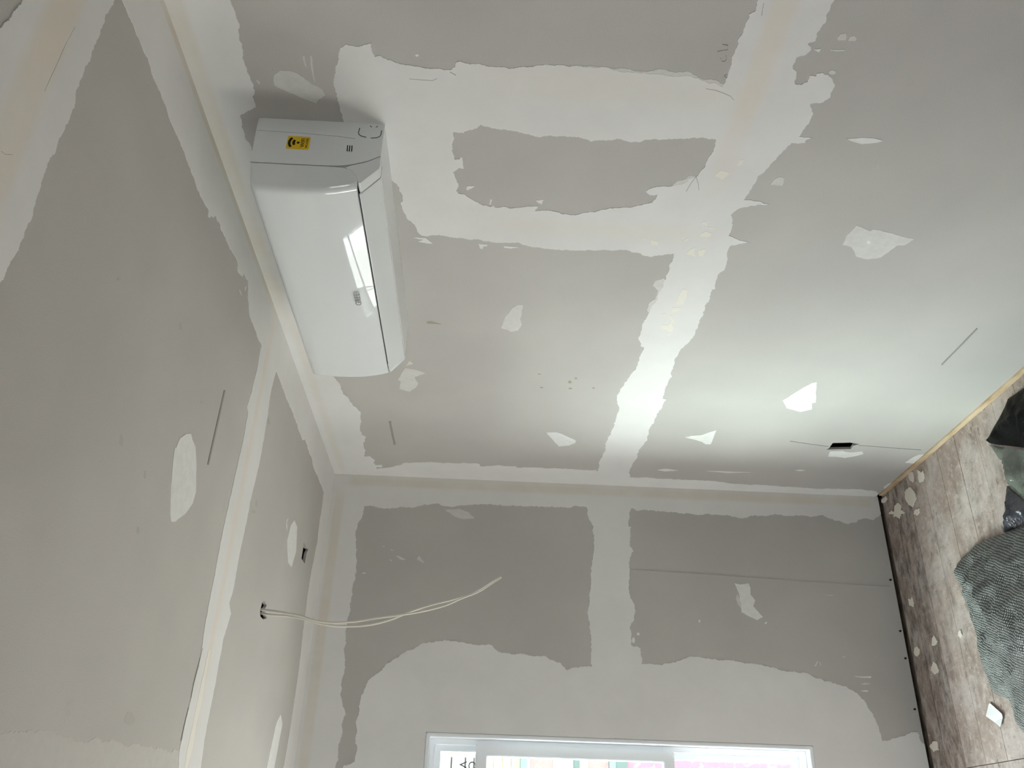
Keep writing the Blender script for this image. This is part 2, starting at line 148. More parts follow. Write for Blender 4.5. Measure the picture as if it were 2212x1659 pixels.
WL=[
('joint_compound',0.0035,'compound',[(0.0,2.4),(0.0,1.3547),(0.0,0.012),(-0.0794,0.012),(-0.0929,0.0222),(-0.1102,0.051),(-0.1031,0.0927),(-0.1244,0.1306),(-0.133,0.1662),(-0.1188,0.2066),(-0.0967,0.2717),(-0.1057,0.3159),(-0.1068,0.504),(-0.1138,0.5815),(-0.1238,0.6081),(-0.1151,0.6923),(-0.1193,0.8286),(-0.1126,0.9808),(-0.1126,1.0825),(-0.1002,1.1031),(-0.1185,1.1148),(-0.1849,1.1233),(-0.1887,1.1108),(-0.2368,1.1194),(-0.2711,1.1207),(-0.2918,1.1066),(-0.322,1.1226),(-0.3723,1.1246),(-0.4709,1.1316),(-0.4948,1.1269),(-0.5183,1.1117),(-0.5499,1.109),(-0.5897,1.1202),(-0.6097,1.1337),(-0.6827,1.1302),(-0.6927,1.093),(-0.7117,1.0939),(-0.7416,1.0898),(-0.7552,1.0927),(-0.7537,1.0088),(-0.7404,0.9536),(-0.7199,0.9054),(-0.7181,0.8584),(-0.7234,0.7963),(-0.731,0.6953),(-0.7427,0.6027),(-0.7586,0.5265),(-0.7633,0.4489),(-0.7834,0.3894),(-0.7979,0.337),(-0.8093,0.2843),(-0.8266,0.2561),(-0.8442,0.2357),(-0.8795,0.2109),(-0.9289,0.1889),(-1.0058,0.1762),(-0.9991,0.1408),(-0.9897,0.1086),(-0.974,0.0599),(-0.9716,0.0289),(-1.0009,0.0258),(-1.0137,0.012),(-1.45,0.012),(-1.45,0.449),(-1.031,0.449),(-1.031,1.923),(-1.45,1.923),(-1.45,2.4)],[[(-0.1435,2.2561),(-0.1397,2.2252),(-0.149,2.1928),(-0.1404,2.0917),(-0.1428,2.0523),(-0.1238,1.9988),(-0.1175,1.9519),(-0.131,1.8801),(-0.114,1.7784),(-0.1147,1.6042),(-0.1136,1.4853),(-0.1129,1.374),(-0.1038,1.3581),(-0.1055,1.3024),(-0.1388,1.2989),(-0.1794,1.2797),(-0.1914,1.2741),(-0.2433,1.2734),(-0.3116,1.2762),(-0.3871,1.2857),(-0.4691,1.2911),(-0.5495,1.3019),(-0.6198,1.2974),(-0.6658,1.2903),(-0.7713,1.2897),(-0.7769,1.3422),(-0.7784,1.3696),(-0.7895,1.3878),(-0.7625,1.4132),(-0.7367,1.4788),(-0.7334,1.5809),(-0.729,1.6538),(-0.702,1.6913),(-0.6998,1.7863),(-0.6904,1.8599),(-0.7032,1.9537),(-0.7467,2.0371),(-0.7909,2.0977),(-0.8586,2.1619),(-0.9268,2.1825),(-0.9996,2.1881),(-1.0833,2.1798),(-1.1432,2.1782),(-1.157,2.2173),(-1.1697,2.2259),(-1.1704,2.2481),(-1.117,2.2427),(-1.0274,2.2402),(-0.9815,2.232),(-0.9292,2.2524),(-0.9026,2.2592),(-0.8346,2.257),(-0.7305,2.2662),(-0.6591,2.2677),(-0.5712,2.2636),(-0.5115,2.2633),(-0.4659,2.2575),(-0.2791,2.2755),(-0.2225,2.2744),(-0.1891,2.2588)]]),
('filler_patch',0.0012,'thin',[(-0.1449,1.9107),(-0.138,1.8482),(-0.1528,1.808),(-0.1765,1.7816),(-0.183,1.8377),(-0.1721,1.8697)],[]),
('filler_patch',0.0008,'thin',[(-0.3551,2.1014),(-0.3567,2.0837),(-0.3704,2.0558),(-0.372,2.0747)],[]),
('filler_patch',0.0008,'thin',[(-0.351,2.004),(-0.3828,1.9786),(-0.367,2.0119)],[]),
('filler_patch',0.0005,'thin',[(-0.3694,2.1266),(-0.3751,2.1124),(-0.3793,2.1196)],[]),
('filler_patch',0.0005,'thin',[(-0.327,2.127),(-0.3318,2.1112),(-0.3346,2.1201)],[]),
('filler_patch',0.0005,'thin',[(-0.3166,2.1625),(-0.3153,2.1503),(-0.3201,2.1521)],[]),
('filler_patch',0.0005,'patch',[(-0.4367,2.2346),(-0.4309,2.2254),(-0.4305,2.2149),(-0.4345,2.2198)],[]),
('filler_patch',0.0012,'patch',[(-0.414,0.6876),(-0.418,0.6635),(-0.4117,0.6301),(-0.4303,0.6239),(-0.4589,0.627),(-0.4825,0.6093),(-0.507,0.62),(-0.5494,0.5845),(-0.5623,0.61),(-0.5478,0.6446),(-0.5329,0.6711),(-0.485,0.6719),(-0.4527,0.6752)],[]),
('filler_patch',0.001,'thin',[(-0.4571,0.6821),(-0.4847,0.6662),(-0.5248,0.6663),(-0.5015,0.6841),(-0.4776,0.6898)],[]),
('filler_patch',0.0004,'patch',[(-0.5715,0.8509),(-0.5713,0.8445),(-0.5823,0.8462),(-0.5809,0.8509)],[]),
('filler_patch',0.0004,'patch',[(-0.5729,0.5808),(-0.5671,0.5721),(-0.5725,0.5703),(-0.5792,0.5791)],[]),
('filler_patch',0.0003,'patch',[(-0.6369,1.0945),(-0.6413,1.0965),(-0.6433,1.1011),(-0.6417,1.1055),(-0.6374,1.1071),(-0.6329,1.1051),(-0.6309,1.1006),(-0.6326,1.0962)],[]),
('filler_patch',0.0003,'patch',[(-0.6622,1.1145),(-0.6704,1.1167),(-0.674,1.1212),(-0.6708,1.1255),(-0.6627,1.1271),(-0.6545,1.1249),(-0.6509,1.1203),(-0.6541,1.116)],[]),
('filler_patch',0.0006,'patch',[(-0.7687,0.248),(-0.7698,0.2153),(-0.7676,0.1757),(-0.7744,0.1785),(-0.7743,0.2161)],[]),
('filler_patch',0.0008,'thin',[(-0.7999,0.2282),(-0.7931,0.2037),(-0.7953,0.1806),(-0.8006,0.2049)],[]),
('filler_patch',0.0006,'patch',[(-0.8235,0.2299),(-0.821,0.2007),(-0.8267,0.1971),(-0.8274,0.2174)],[]),
('filler_patch',0.0004,'thin',[(-0.4482,0.3141),(-0.4449,0.2727),(-0.4505,0.2916)],[]),
('filler_patch',0.0004,'thin',[(-0.6986,0.2853),(-0.6902,0.261),(-0.699,0.2743)],[]),
('filler_patch',0.0004,'thin',[(-0.7175,0.386),(-0.7173,0.3813),(-0.7373,0.3936),(-0.7361,0.3997)],[]),
('filler_patch',0.0004,'thin',[(-0.7194,0.3768),(-0.7193,0.3737),(-0.7343,0.3712),(-0.7351,0.3744)],[]),
('pencil_mark',0.0002,'pencilf',[(-0.3735,1.1222),(-0.4036,0.0295),(-0.4011,0.0288),(-0.3709,1.1219)],[]),
('screw_hole',0.0003,'dark',[(-0.3722,0.0184),(-0.376,0.0208),(-0.3777,0.0253),(-0.3763,0.0292),(-0.3727,0.0303),(-0.369,0.0279),(-0.3673,0.0234),(-0.3687,0.0195)],[]),
('screw_hole',0.0003,'dark',[(-0.584,0.018),(-0.5875,0.0203),(-0.5891,0.0247),(-0.5878,0.0285),(-0.5844,0.0295),(-0.5809,0.0272),(-0.5793,0.0228),(-0.5806,0.019)],[]),
('screw_hole',0.0003,'dark',[(-0.6921,0.0177),(-0.6955,0.02),(-0.6971,0.0243),(-0.6958,0.0281),(-0.6926,0.0291),(-0.6892,0.0268),(-0.6876,0.0225),(-0.6888,0.0187)],[]),
('screw_hole',0.0003,'dark',[(-0.8855,0.0192),(-0.8887,0.0214),(-0.8901,0.0256),(-0.889,0.0293),(-0.8858,0.0303),(-0.8826,0.028),(-0.8812,0.0238),(-0.8823,0.0202)],[])]
CE=[
('joint_compound',0.003,'compound',[(2.6074,-0.1728),(2.4703,-0.1566),(2.4246,-0.1544),(2.3924,-0.1546),(2.3516,-0.1522),(2.3024,-0.1587),(2.1952,-0.1615),(2.0906,-0.1585),(1.9558,-0.1615),(1.9317,-0.1577),(1.9155,-0.1548),(1.9134,-0.1667),(1.903,-0.1648),(1.8963,-0.1523),(1.8813,-0.1453),(1.8769,-0.1347),(1.832,-0.1269),(1.8235,-0.1326),(1.7666,-0.1255),(1.6632,-0.1174),(1.6583,-0.1329),(1.6305,-0.1273),(1.6128,-0.1203),(1.6097,-0.1076),(1.5661,-0.0971),(1.5389,-0.1371),(1.4894,-0.1655),(1.3473,-0.1675),(1.1451,-0.1197),(1.1542,-0.1439),(1.011,-0.1459),(0.8449,-0.148),(0.6753,-0.1555),(0.636,-0.1335),(0.4797,-0.1413),(0.458,-0.1489),(0.3643,-0.1551),(0.1745,-0.155),(0.0,0.0),(1.0709,0.0),(2.2467,0.0),(2.4512,0.0)],[]),
('joint_compound',0.002,'compound',[(1.2269,-0.0187),(1.3261,-0.1069),(1.3457,-0.1696),(1.3428,-0.2349),(1.3515,-0.3281),(1.3669,-0.3759),(1.3468,-0.3848),(1.3406,-0.4771),(1.3485,-0.5576),(1.359,-0.7178),(1.3563,-0.8046),(1.3526,-0.9452),(1.3365,-1.0545),(1.351,-1.1391),(1.3553,-1.2421),(1.3361,-1.2783),(1.3325,-1.3448),(1.1647,-1.3368),(1.1658,-1.2647),(1.1808,-1.2),(1.1757,-1.0695),(1.1814,-0.9653),(1.1534,-0.8877),(1.1885,-0.8675),(1.1737,-0.824),(1.1776,-0.7649),(1.1675,-0.6086),(1.1717,-0.5813),(1.15,-0.4411),(1.1573,-0.3223),(1.1683,-0.2173),(1.1542,-0.1439),(1.071,-0.025)],[]),
('joint_compound',0.002,'compound',[(0.2849,-0.1535),(0.1738,-0.1557),(0.1663,-0.2059),(0.1738,-0.266),(0.1604,-0.3618),(0.1987,-0.4986),(0.1927,-0.6531),(0.1658,-0.8031),(0.1638,-0.9646),(0.1733,-1.1205),(0.1862,-1.1866),(0.1965,-1.2902),(0.0,-1.2419),(0.0,0.0)],[]),
('joint_compound',0.003,'compound',[(2.4976,-0.1204),(2.49,-0.1828),(2.4933,-0.2164),(2.4944,-0.2591),(2.4965,-0.3005),(2.4942,-0.3388),(2.4985,-0.3544),(2.4977,-0.4088),(2.4887,-0.4247),(2.4903,-0.4709),(2.4931,-0.5174),(2.4912,-0.5287),(2.4987,-0.546),(2.4964,-0.5898),(2.4936,-0.6135),(2.4907,-0.6335),(2.4874,-0.6494),(2.4891,-0.6859),(2.4936,-0.7273),(2.4997,-0.7722),(2.5072,-0.8727),(2.5314,-0.8876),(2.6534,-0.8103),(2.6808,-0.5709),(2.6825,-0.4942),(2.6795,-0.4795),(2.6748,-0.4708),(2.675,-0.4506),(2.6708,-0.4327),(2.6683,-0.4198),(2.6727,-0.3666)],[]),
('skim_coat',0.004,'skim',[(2.2214,-1.3113),(2.1518,-1.3012),(2.1017,-1.2924),(2.0737,-1.2853),(2.0174,-1.2794),(1.9303,-1.2791),(1.8364,-1.2732),(1.7087,-1.2635),(1.5831,-1.258),(1.47,-1.252),(1.3556,-1.2417),(1.3354,-1.2792),(1.3261,-1.3538),(2.1697,-1.3907)],[]),
('filler_patch',0.0008,'patch',[(1.7153,-0.6252),(1.7004,-0.6322),(1.6725,-0.6364),(1.6531,-0.6558),(1.6352,-0.6761),(1.6062,-0.7198),(1.6102,-0.7488),(1.6386,-0.7834),(1.6863,-0.8194),(1.7099,-0.8293),(1.7263,-0.8184),(1.7594,-0.7664),(1.781,-0.7124),(1.7865,-0.6901),(1.7791,-0.6882),(1.7716,-0.664),(1.7434,-0.6392),(1.7228,-0.6282)],[]),
('filler_patch',0.0005,'patch',[(0.6065,-0.4293),(0.5477,-0.4355),(0.5043,-0.5089),(0.5361,-0.5769),(0.6022,-0.5788),(0.6655,-0.522),(0.6471,-0.4637)],[]),
('filler_patch',0.0003,'patch',[(0.6961,-0.453),(0.7069,-0.4718),(0.6837,-0.496),(0.7067,-0.4878),(0.714,-0.4711)],[]),
('filler_patch',0.0008,'patch',[(0.3608,-1.0324),(0.3078,-1.058),(0.3169,-1.1059),(0.3351,-1.1983),(0.3489,-1.2551),(0.4434,-1.2609),(0.4446,-1.207),(0.4316,-1.1518),(0.4079,-1.0704)],[]),
('filler_patch',0.0003,'thin',[(1.6163,-0.1651),(1.6093,-0.1587),(1.5852,-0.1607),(1.5955,-0.1654)],[]),
('filler_patch',0.0003,'thin',[(1.5768,-0.1257),(1.568,-0.1185),(1.5668,-0.1318),(1.5756,-0.1365)],[]),
('pencil_mark',0.0003,'pencil',[(1.5675,-0.4341),(1.5704,-0.6372),(1.5609,-0.6339),(1.5575,-0.4296)],[]),
('hairline_crack',0.0003,'pencilf',[(2.5547,-0.3312),(2.5591,-0.3753),(2.5604,-0.4269),(2.5626,-0.4796),(2.5615,-0.4788),(2.5592,-0.4261),(2.5579,-0.3743),(2.5534,-0.3303)],[]),
('hairline_crack',0.0003,'pencilf',[(2.5951,-0.6279),(2.5863,-0.6252),(2.5721,-0.6125),(2.5725,-0.6118),(2.5864,-0.6244),(2.5948,-0.6268)],[]),
('hairline_crack',0.0005,'pencil',[(1.3357,-1.0144),(1.3497,-1.0967),(1.349,-1.1387),(1.3564,-1.179),(1.3596,-1.2236),(1.3569,-1.2235),(1.3537,-1.1788),(1.3463,-1.1385),(1.3469,-1.0964),(1.3329,-1.014)],[]),
('tape_flake',0.0012,'flake',[(1.2768,-1.0037),(1.2692,-1.0635),(1.2616,-1.1136),(1.2701,-1.1772),(1.2627,-1.2291),(1.2751,-1.2733),(1.2956,-1.275),(1.3016,-1.2369),(1.2969,-1.1927),(1.2973,-1.119),(1.2908,-1.063),(1.2886,-1.0105)],[]),
('stain',0.0012,'stainc',[(2.0265,-0.7853),(2.0224,-0.79),(2.0241,-0.7955),(2.0267,-0.7984),(2.0312,-0.7988),(2.0378,-0.7971),(2.0406,-0.792),(2.0415,-0.7859),(2.043,-0.7819),(2.0404,-0.7789),(2.0359,-0.7785),(2.0324,-0.7816)],[]),
('stain',0.0012,'stainc',[(1.8936,-0.798),(1.8908,-0.8012),(1.8915,-0.8047),(1.893,-0.8065),(1.8957,-0.8065),(1.8999,-0.805),(1.9019,-0.8015),(1.9028,-0.7975),(1.904,-0.7948),(1.9025,-0.793),(1.8998,-0.793),(1.8975,-0.7952)],[]),
('stain',0.0012,'stainc',[(1.8595,-0.8995),(1.8569,-0.9023),(1.859,-0.9058),(1.8616,-0.9077),(1.8653,-0.9079),(1.8705,-0.907),(1.8721,-0.9039),(1.872,-0.9001),(1.8726,-0.8976),(1.87,-0.8957),(1.8663,-0.8954),(1.8638,-0.8972)],[]),
('stain',0.0012,'stainc',[(1.9012,-0.4595),(1.8983,-0.4624),(1.9006,-0.4672),(1.9034,-0.4703),(1.9074,-0.4716),(1.913,-0.4717),(1.9147,-0.4682),(1.9147,-0.4635),(1.9154,-0.4605),(1.9126,-0.4575),(1.9086,-0.4562),(1.9059,-0.4578)],[]),
('stain',0.0012,'stainc',[(1.6848,-0.5285),(1.6831,-0.5294),(1.6873,-0.533),(1.6913,-0.5355),(1.6957,-0.5373),(1.7013,-0.5389),(1.7016,-0.5373),(1.6996,-0.5344),(1.6991,-0.5328),(1.6952,-0.5303),(1.6907,-0.5284),(1.6887,-0.5287)],[]),
('stain',0.0012,'stainc',[(2.2039,-0.5532),(2.2024,-0.5546),(2.2042,-0.5578),(2.2061,-0.5598),(2.2087,-0.561),(2.2121,-0.5617),(2.2129,-0.5598),(2.2125,-0.557),(2.2127,-0.5553),(2.2108,-0.5532),(2.2082,-0.552),(2.2067,-0.5527)],[]),
('stain',0.0012,'stainc',[(1.0898,-0.5529),(1.0854,-0.557),(1.0898,-0.5628),(1.0947,-0.5662),(1.1015,-0.5672),(1.1108,-0.5666),(1.1133,-0.5619),(1.1127,-0.556),(1.1134,-0.5521),(1.1086,-0.5487),(1.1018,-0.5476),(1.0975,-0.5501)],[]),
('stain',0.0012,'stainc',[(1.0964,-0.5796),(1.0931,-0.5812),(1.1028,-0.5868),(1.1116,-0.5908),(1.1213,-0.5936),(1.1332,-0.596),(1.1334,-0.5933),(1.1287,-0.5888),(1.1272,-0.5861),(1.1185,-0.5822),(1.1088,-0.5793),(1.1047,-0.5798)],[]),
('stain',0.0012,'stainc',[(1.1195,-0.2995),(1.1147,-0.3034),(1.1206,-0.3108),(1.1269,-0.3156),(1.135,-0.3179),(1.1459,-0.3187),(1.1483,-0.3138),(1.1469,-0.3068),(1.1473,-0.3025),(1.1412,-0.2978),(1.133,-0.2953),(1.1282,-0.2975)],[]),
('stain',0.0012,'stainc',[(1.6638,-1.2159),(1.6573,-1.2219),(1.6694,-1.2283),(1.6812,-1.2316),(1.6952,-1.2315),(1.7129,-1.2289),(1.7151,-1.2226),(1.7106,-1.2154),(1.7099,-1.2104),(1.6985,-1.2071),(1.6844,-1.2069),(1.6774,-1.2109)],[])]
OUTLET=[(0.5219,0.4071),(0.5281,0.3679),(0.5326,0.3444),(0.5221,0.3023),(0.5051,0.3209),(0.4751,0.3182),(0.4616,0.4047),(0.4609,0.4118),(0.4704,0.4043)]
CH1=[(0.4025,-0.4415),(0.3468,-0.4458),(0.3011,-0.4368),(0.3239,-0.4584),(0.3239,-0.4726),(0.3314,-0.5017),(0.3975,-0.5025),(0.3961,-0.4813),(0.3962,-0.4674)]
CH2=[(0.8474,-0.778),(0.8208,-0.7683),(0.7854,-0.7723),(0.8048,-0.7885),(0.7928,-0.7968),(0.7634,-0.8067),(0.8013,-0.8196),(0.8426,-0.8201),(0.8575,-0.8044)]
CHIPS=[[(0.2864,-0.0063),(0.3168,-0.0147),(0.3147,-0.0376),(0.2993,-0.0549),(0.2789,-0.0366),(0.2753,-0.0184)],[(0.3533,-0.0208),(0.3698,-0.0333),(0.3759,-0.0441),(0.3936,-0.0407),(0.3957,-0.0605),(0.3756,-0.0817),(0.347,-0.0727),(0.3506,-0.047)],[(0.24,-0.0597),(0.2773,-0.0663),(0.2969,-0.0987),(0.2993,-0.1186),(0.273,-0.1328),(0.2544,-0.1446),(0.233,-0.1284),(0.2136,-0.0936),(0.219,-0.0679)],[(0.1161,-0.0843),(0.1464,-0.0845),(0.168,-0.1039),(0.1546,-0.121),(0.187,-0.1413),(0.1483,-0.1354),(0.1308,-0.1484),(0.113,-0.1336),(0.0856,-0.1265),(0.0972,-0.1138),(0.0511,-0.0969),(0.0748,-0.0943),(0.1004,-0.1066)],[(0.0127,-0.016),(0.0569,-0.0186),(0.0625,-0.0352),(0.0286,-0.0396),(0.0073,-0.0286)],[(0.2686,-0.1634),(0.3048,-0.1688),(0.3026,-0.1813),(0.2744,-0.1879),(0.2529,-0.1737)],[(0.0746,-0.4707),(0.0955,-0.4797),(0.1045,-0.472),(0.1125,-0.4968),(0.1016,-0.5116),(0.0754,-0.5)],[(0.0496,-0.6606),(0.0725,-0.658),(0.0845,-0.675),(0.0748,-0.6899),(0.051,-0.6948),(0.0367,-0.6775)],[(0.2002,-0.654),(0.2178,-0.6484),(0.2321,-0.6726),(0.2173,-0.6834),(0.1841,-0.6789)],[(0.1518,-0.7519),(0.1734,-0.7374),(0.1927,-0.7502),(0.1989,-0.7697),(0.1887,-0.7815),(0.1634,-0.7825),(0.1414,-0.7639)],[(0.3921,-0.6755),(0.4072,-0.6722),(0.4131,-0.6891),(0.3995,-0.6994),(0.385,-0.6874)],[(0.0179,-1.0204),(0.059,-1.007),(0.0817,-1.0116),(0.0829,-1.0421),(0.0385,-1.0422)]]
PAPER=[(0.4935,-0.9339),(0.5524,-0.9761),(0.5508,-0.9874),(0.5273,-1.0144),(0.4911,-0.9941),(0.4467,-0.9693),(0.4779,-0.938)]
BAGS=[[(1.369,-0.0751),(1.1682,-0.0492),(1.0945,-0.0512),(1.05,-0.0481),(1.0101,-0.0443),(0.9825,-0.0615),(0.9358,-0.0819),(0.8939,-0.0966),(0.856,-0.114),(0.837,-0.1157),(0.853,-0.1338),(0.8878,-0.1551),(0.945,-0.1866),(1.0145,-0.225),(1.1305,-0.2905),(1.3556,-0.4133),(1.5046,-0.4126),(1.5784,-0.2578),(1.519,-0.1501)],[(0.8479,-0.1385),(0.8606,-0.1566),(0.8658,-0.1711),(0.8803,-0.2035),(0.9025,-0.2302),(0.9008,-0.2463),(0.8974,-0.2783),(0.8902,-0.3002),(0.9179,-0.3359),(0.947,-0.3715),(1.0382,-0.4374),(1.2953,-0.5408),(1.392,-0.4975),(1.349,-0.4188),(1.1275,-0.297),(1.0113,-0.2318),(0.9441,-0.1946),(0.887,-0.1634)],[(0.8846,-0.3062),(0.8703,-0.3253),(0.8504,-0.3504),(0.8344,-0.3854),(0.8136,-0.4185),(0.8065,-0.4402),(0.854,-0.4454),(0.9111,-0.4496),(1.0208,-0.4749),(1.2314,-0.5489),(1.2791,-0.5416),(1.0337,-0.4418),(0.9423,-0.376),(0.9131,-0.3405)],[(0.908,-0.4564),(0.8509,-0.4523),(0.7849,-0.4441),(0.6878,-0.4313),(0.6322,-0.4314),(0.5903,-0.4399),(0.5382,-0.4474),(0.5022,-0.4536),(0.4874,-0.4715),(0.4831,-0.496),(0.4991,-0.5345),(0.506,-0.5698),(0.5124,-0.6127),(0.5211,-0.6635),(0.5277,-0.6969),(0.5221,-0.743),(0.525,-0.7902),(0.5259,-0.821),(0.5292,-0.8594),(0.5301,-0.8895),(0.5399,-0.9059),(0.5668,-0.9218),(0.6167,-0.9395),(0.6272,-0.9693),(0.634,-1.0121),(0.6422,-1.0338),(0.7063,-1.101),(0.8585,-1.165),(1.1855,-1.0815),(1.4106,-0.8852),(1.4093,-0.6843),(1.2449,-0.5634)]]
CABA=[(0.823,-0.795,2.4064),(0.823,-0.798,2.3836),(0.823,-0.8086,2.2982),(0.823,-0.8264,2.212),(0.823,-0.8234,2.1343),(0.823,-0.8073,2.0466),(0.823,-0.795,1.9748),(0.823,-0.7793,1.9028),(0.823,-0.76,1.8419),(0.823,-0.7383,1.7977),(0.823,-0.7131,1.7418),(0.823,-0.6854,1.7028),(0.823,-0.6668,1.6757)]
CABB=[(0.823,-0.8044,2.4037),(0.823,-0.8074,2.382),(0.823,-0.8131,2.2975),(0.823,-0.8326,2.2),(0.823,-0.8334,2.1331),(0.823,-0.8279,2.078),(0.823,-0.8099,2.0127),(0.823,-0.783,1.9533),(0.823,-0.7603,1.8929),(0.823,-0.7406,1.8261),(0.823,-0.7211,1.7701),(0.823,-0.7013,1.7366),(0.823,-0.6816,1.7087),(0.823,-0.661,1.6771)]

# ------------------------------------------------------------------ materials
class NT:
    def __init__(s, name):
        s.m = bpy.data.materials.new(name); s.m.use_nodes = True
        s.t = s.m.node_tree; s.n = s.t.nodes
        s.b = s.n['Principled BSDF']
    def node(s, typ, **kw):
        n = s.n.new(typ)
        for k, v in kw.items(): setattr(n, k, v)
        return n
    def link(s, a, b): s.t.links.new(a, b)
    def val(s, sock, v):
        if hasattr(v, 'is_linked'): s.link(v, sock)
        else: sock.default_value = v
    def pos(s):
        if not hasattr(s, '_p'):
            s._p = s.node('ShaderNodeNewGeometry').outputs['Position']
        return s._p
    def xyz(s):
        if not hasattr(s, '_x'):
            x = s.node('ShaderNodeSeparateXYZ'); s.link(s.pos(), x.inputs[0]); s._x = x.outputs
        return s._x
    def noise(s, scale, detail=4, rough=0.55, stretch=None, dist=0.0):
        n = s.node('ShaderNodeTexNoise')
        n.inputs['Scale'].default_value = scale; n.inputs['Detail'].default_value = detail
        n.inputs['Roughness'].default_value = rough; n.inputs['Distortion'].default_value = dist
        if stretch:
            mp = s.node('ShaderNodeMapping'); mp.inputs['Scale'].default_value = stretch
            s.link(s.pos(), mp.inputs[0]); s.link(mp.outputs[0], n.inputs['Vector'])
        else: s.link(s.pos(), n.inputs['Vector'])
        return n.outputs['Fac']
    def rng(s, v, a, b, c=0.0, d=1.0, smooth=True):
        n = s.node('ShaderNodeMapRange', interpolation_type='SMOOTHSTEP' if smooth else 'LINEAR')
        s.val(n.inputs['Value'], v)
        for k, q in (('From Min', a), ('From Max', b), ('To Min', c), ('To Max', d)): n.inputs[k].default_value = q
        return n.outputs[0]
    def math(s, op, a, b=0.0):
        n = s.node('ShaderNodeMath', operation=op); s.val(n.inputs[0], a); s.val(n.inputs[1], b); return n.outputs[0]
    def mix(s, fac, a, b, mode='MIX'):
        n = s.node('ShaderNodeMix', data_type='RGBA', blend_type=mode)
        s.val(n.inputs[0], fac)
        for i, c in ((6, a), (7, b)):
            if hasattr(c, 'is_linked'): s.link(c, n.inputs[i])
            else: n.inputs[i].default_value = (*c, 1)
        return n.outputs[2]
    def band(s, axis, lo, hi, soft):
        v = s.xyz()[axis]
        return s.math('MULTIPLY', s.rng(v, lo - soft, lo + soft), s.rng(v, hi - soft, hi + soft, 1.0, 0.0))
    def bump(s, h, strength=0.2, dist=0.002):
        n = s.node('ShaderNodeBump'); n.inputs['Strength'].default_value = strength; n.inputs['Distance'].default_value = dist
        s.link(h, n.inputs['Height']); s.link(n.outputs[0], s.b.inputs['Normal'])
    def done(s, col, rough=0.8, spec=0.3):
        s.val(s.b.inputs['Base Color'], col if hasattr(col, 'is_linked') else (*col, 1))
        s.val(s.b.inputs['Roughness'], rough)
        s.b.inputs['Specular IOR Level'].default_value = spec
        return s.m

def plain(name, col, rough=0.5, spec=0.4, metal=0.0):
    n = NT(name); n.done(col, rough, spec); n.b.inputs['Metallic'].default_value = metal
    return n.m

def paper_mat(name, base=(0.452, 0.438, 0.417)):
    n = NT(name)
    big = n.rng(n.noise(1.7, 3), 0.3, 0.7, 0.95, 1.05)
    fine = n.rng(n.noise(420, 2), 0.2, 0.8, 0.95, 1.05)
    c = n.mix(1.0, base, n.math('MULTIPLY', big, fine), 'MULTIPLY')
    sm = n.rng(n.noise(11, 5, 0.6, (1, 1, 1.7)), 0.66, 0.80, 0.0, 0.16)
    c = n.mix(sm, c, (0.22, 0.20, 0.17))
    n.bump(n.noise(300, 2), 0.05)
    return n.done(c, 0.88, 0.15)

def compound_mat(name, bands, base=(0.715, 0.708, 0.692)):
    n = NT(name)
    v = n.rng(n.noise(4, 5, 0.6), 0.3, 0.7, 0.96, 1.03)
    c = n.mix(1.0, base, v, 'MULTIPLY')
    for (axis, lo, hi, soft, col, k, lim) in bands:
        f = n.band(axis, lo, hi, soft)
        f = n.math('MULTIPLY', f, n.rng(n.noise(6, 4), 0.25, 0.6, 0.35 * k, k))
        if lim: f = n.math('MULTIPLY', f, n.band(*lim))
        c = n.mix(f, c, col)
    n.bump(n.noise(60, 4), 0.12, 0.003)
    return n.done(c, 0.75, 0.2)

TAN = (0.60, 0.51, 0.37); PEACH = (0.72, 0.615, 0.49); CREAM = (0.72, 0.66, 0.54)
M = {}
M['paper'] = paper_mat('plasterboard_paper')
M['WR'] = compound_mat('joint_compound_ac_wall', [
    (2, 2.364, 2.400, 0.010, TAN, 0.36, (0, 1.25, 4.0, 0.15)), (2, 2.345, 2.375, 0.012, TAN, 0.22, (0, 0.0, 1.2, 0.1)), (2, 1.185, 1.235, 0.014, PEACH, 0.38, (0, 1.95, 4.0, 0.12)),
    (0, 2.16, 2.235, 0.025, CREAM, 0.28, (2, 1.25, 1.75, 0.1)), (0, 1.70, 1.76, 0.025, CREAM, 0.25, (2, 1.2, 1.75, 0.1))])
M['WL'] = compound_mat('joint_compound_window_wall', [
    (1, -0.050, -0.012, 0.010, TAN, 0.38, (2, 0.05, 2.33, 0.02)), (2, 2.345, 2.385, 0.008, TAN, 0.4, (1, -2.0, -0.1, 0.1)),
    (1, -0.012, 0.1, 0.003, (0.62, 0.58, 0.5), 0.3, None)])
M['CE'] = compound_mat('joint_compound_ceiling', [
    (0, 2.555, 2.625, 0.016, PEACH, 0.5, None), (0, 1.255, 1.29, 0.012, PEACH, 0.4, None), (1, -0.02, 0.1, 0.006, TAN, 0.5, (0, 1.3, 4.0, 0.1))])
def filler(name, base, k):
    n = NT(name)
    f = n.rng(n.noise(45, 5, 0.65), 0.3, 0.7, k - 0.1, k + 0.07)
    c = n.mix(f, (0.452, 0.438, 0.417), base)
    n.bump(n.noise(90, 4), 0.1)
    return n.done(c, 0.75, 0.2)
M['patch'] = filler('filler_white', (0.78, 0.78, 0.76), 0.85)
M['thin'] = filler('filler_thin', (0.76, 0.76, 0.73), 0.5)
M['skim'] = filler('filler_skim', (0.60, 0.585, 0.555), 0.22)
M['flake'] = plain('tape_paper', (0.78, 0.755, 0.685), 0.8, 0.1)
M['pencil'] = plain('graphite', (0.27, 0.26, 0.24), 0.7)
M['pencilf'] = plain('graphite_faint', (0.385, 0.37, 0.345), 0.7)
M['stain'] = plain('brown_stain', (0.33, 0.30, 0.24), 0.85, 0.1)
M['stainc'] = plain('grey_smudge', (0.415, 0.402, 0.380), 0.85, 0.1)
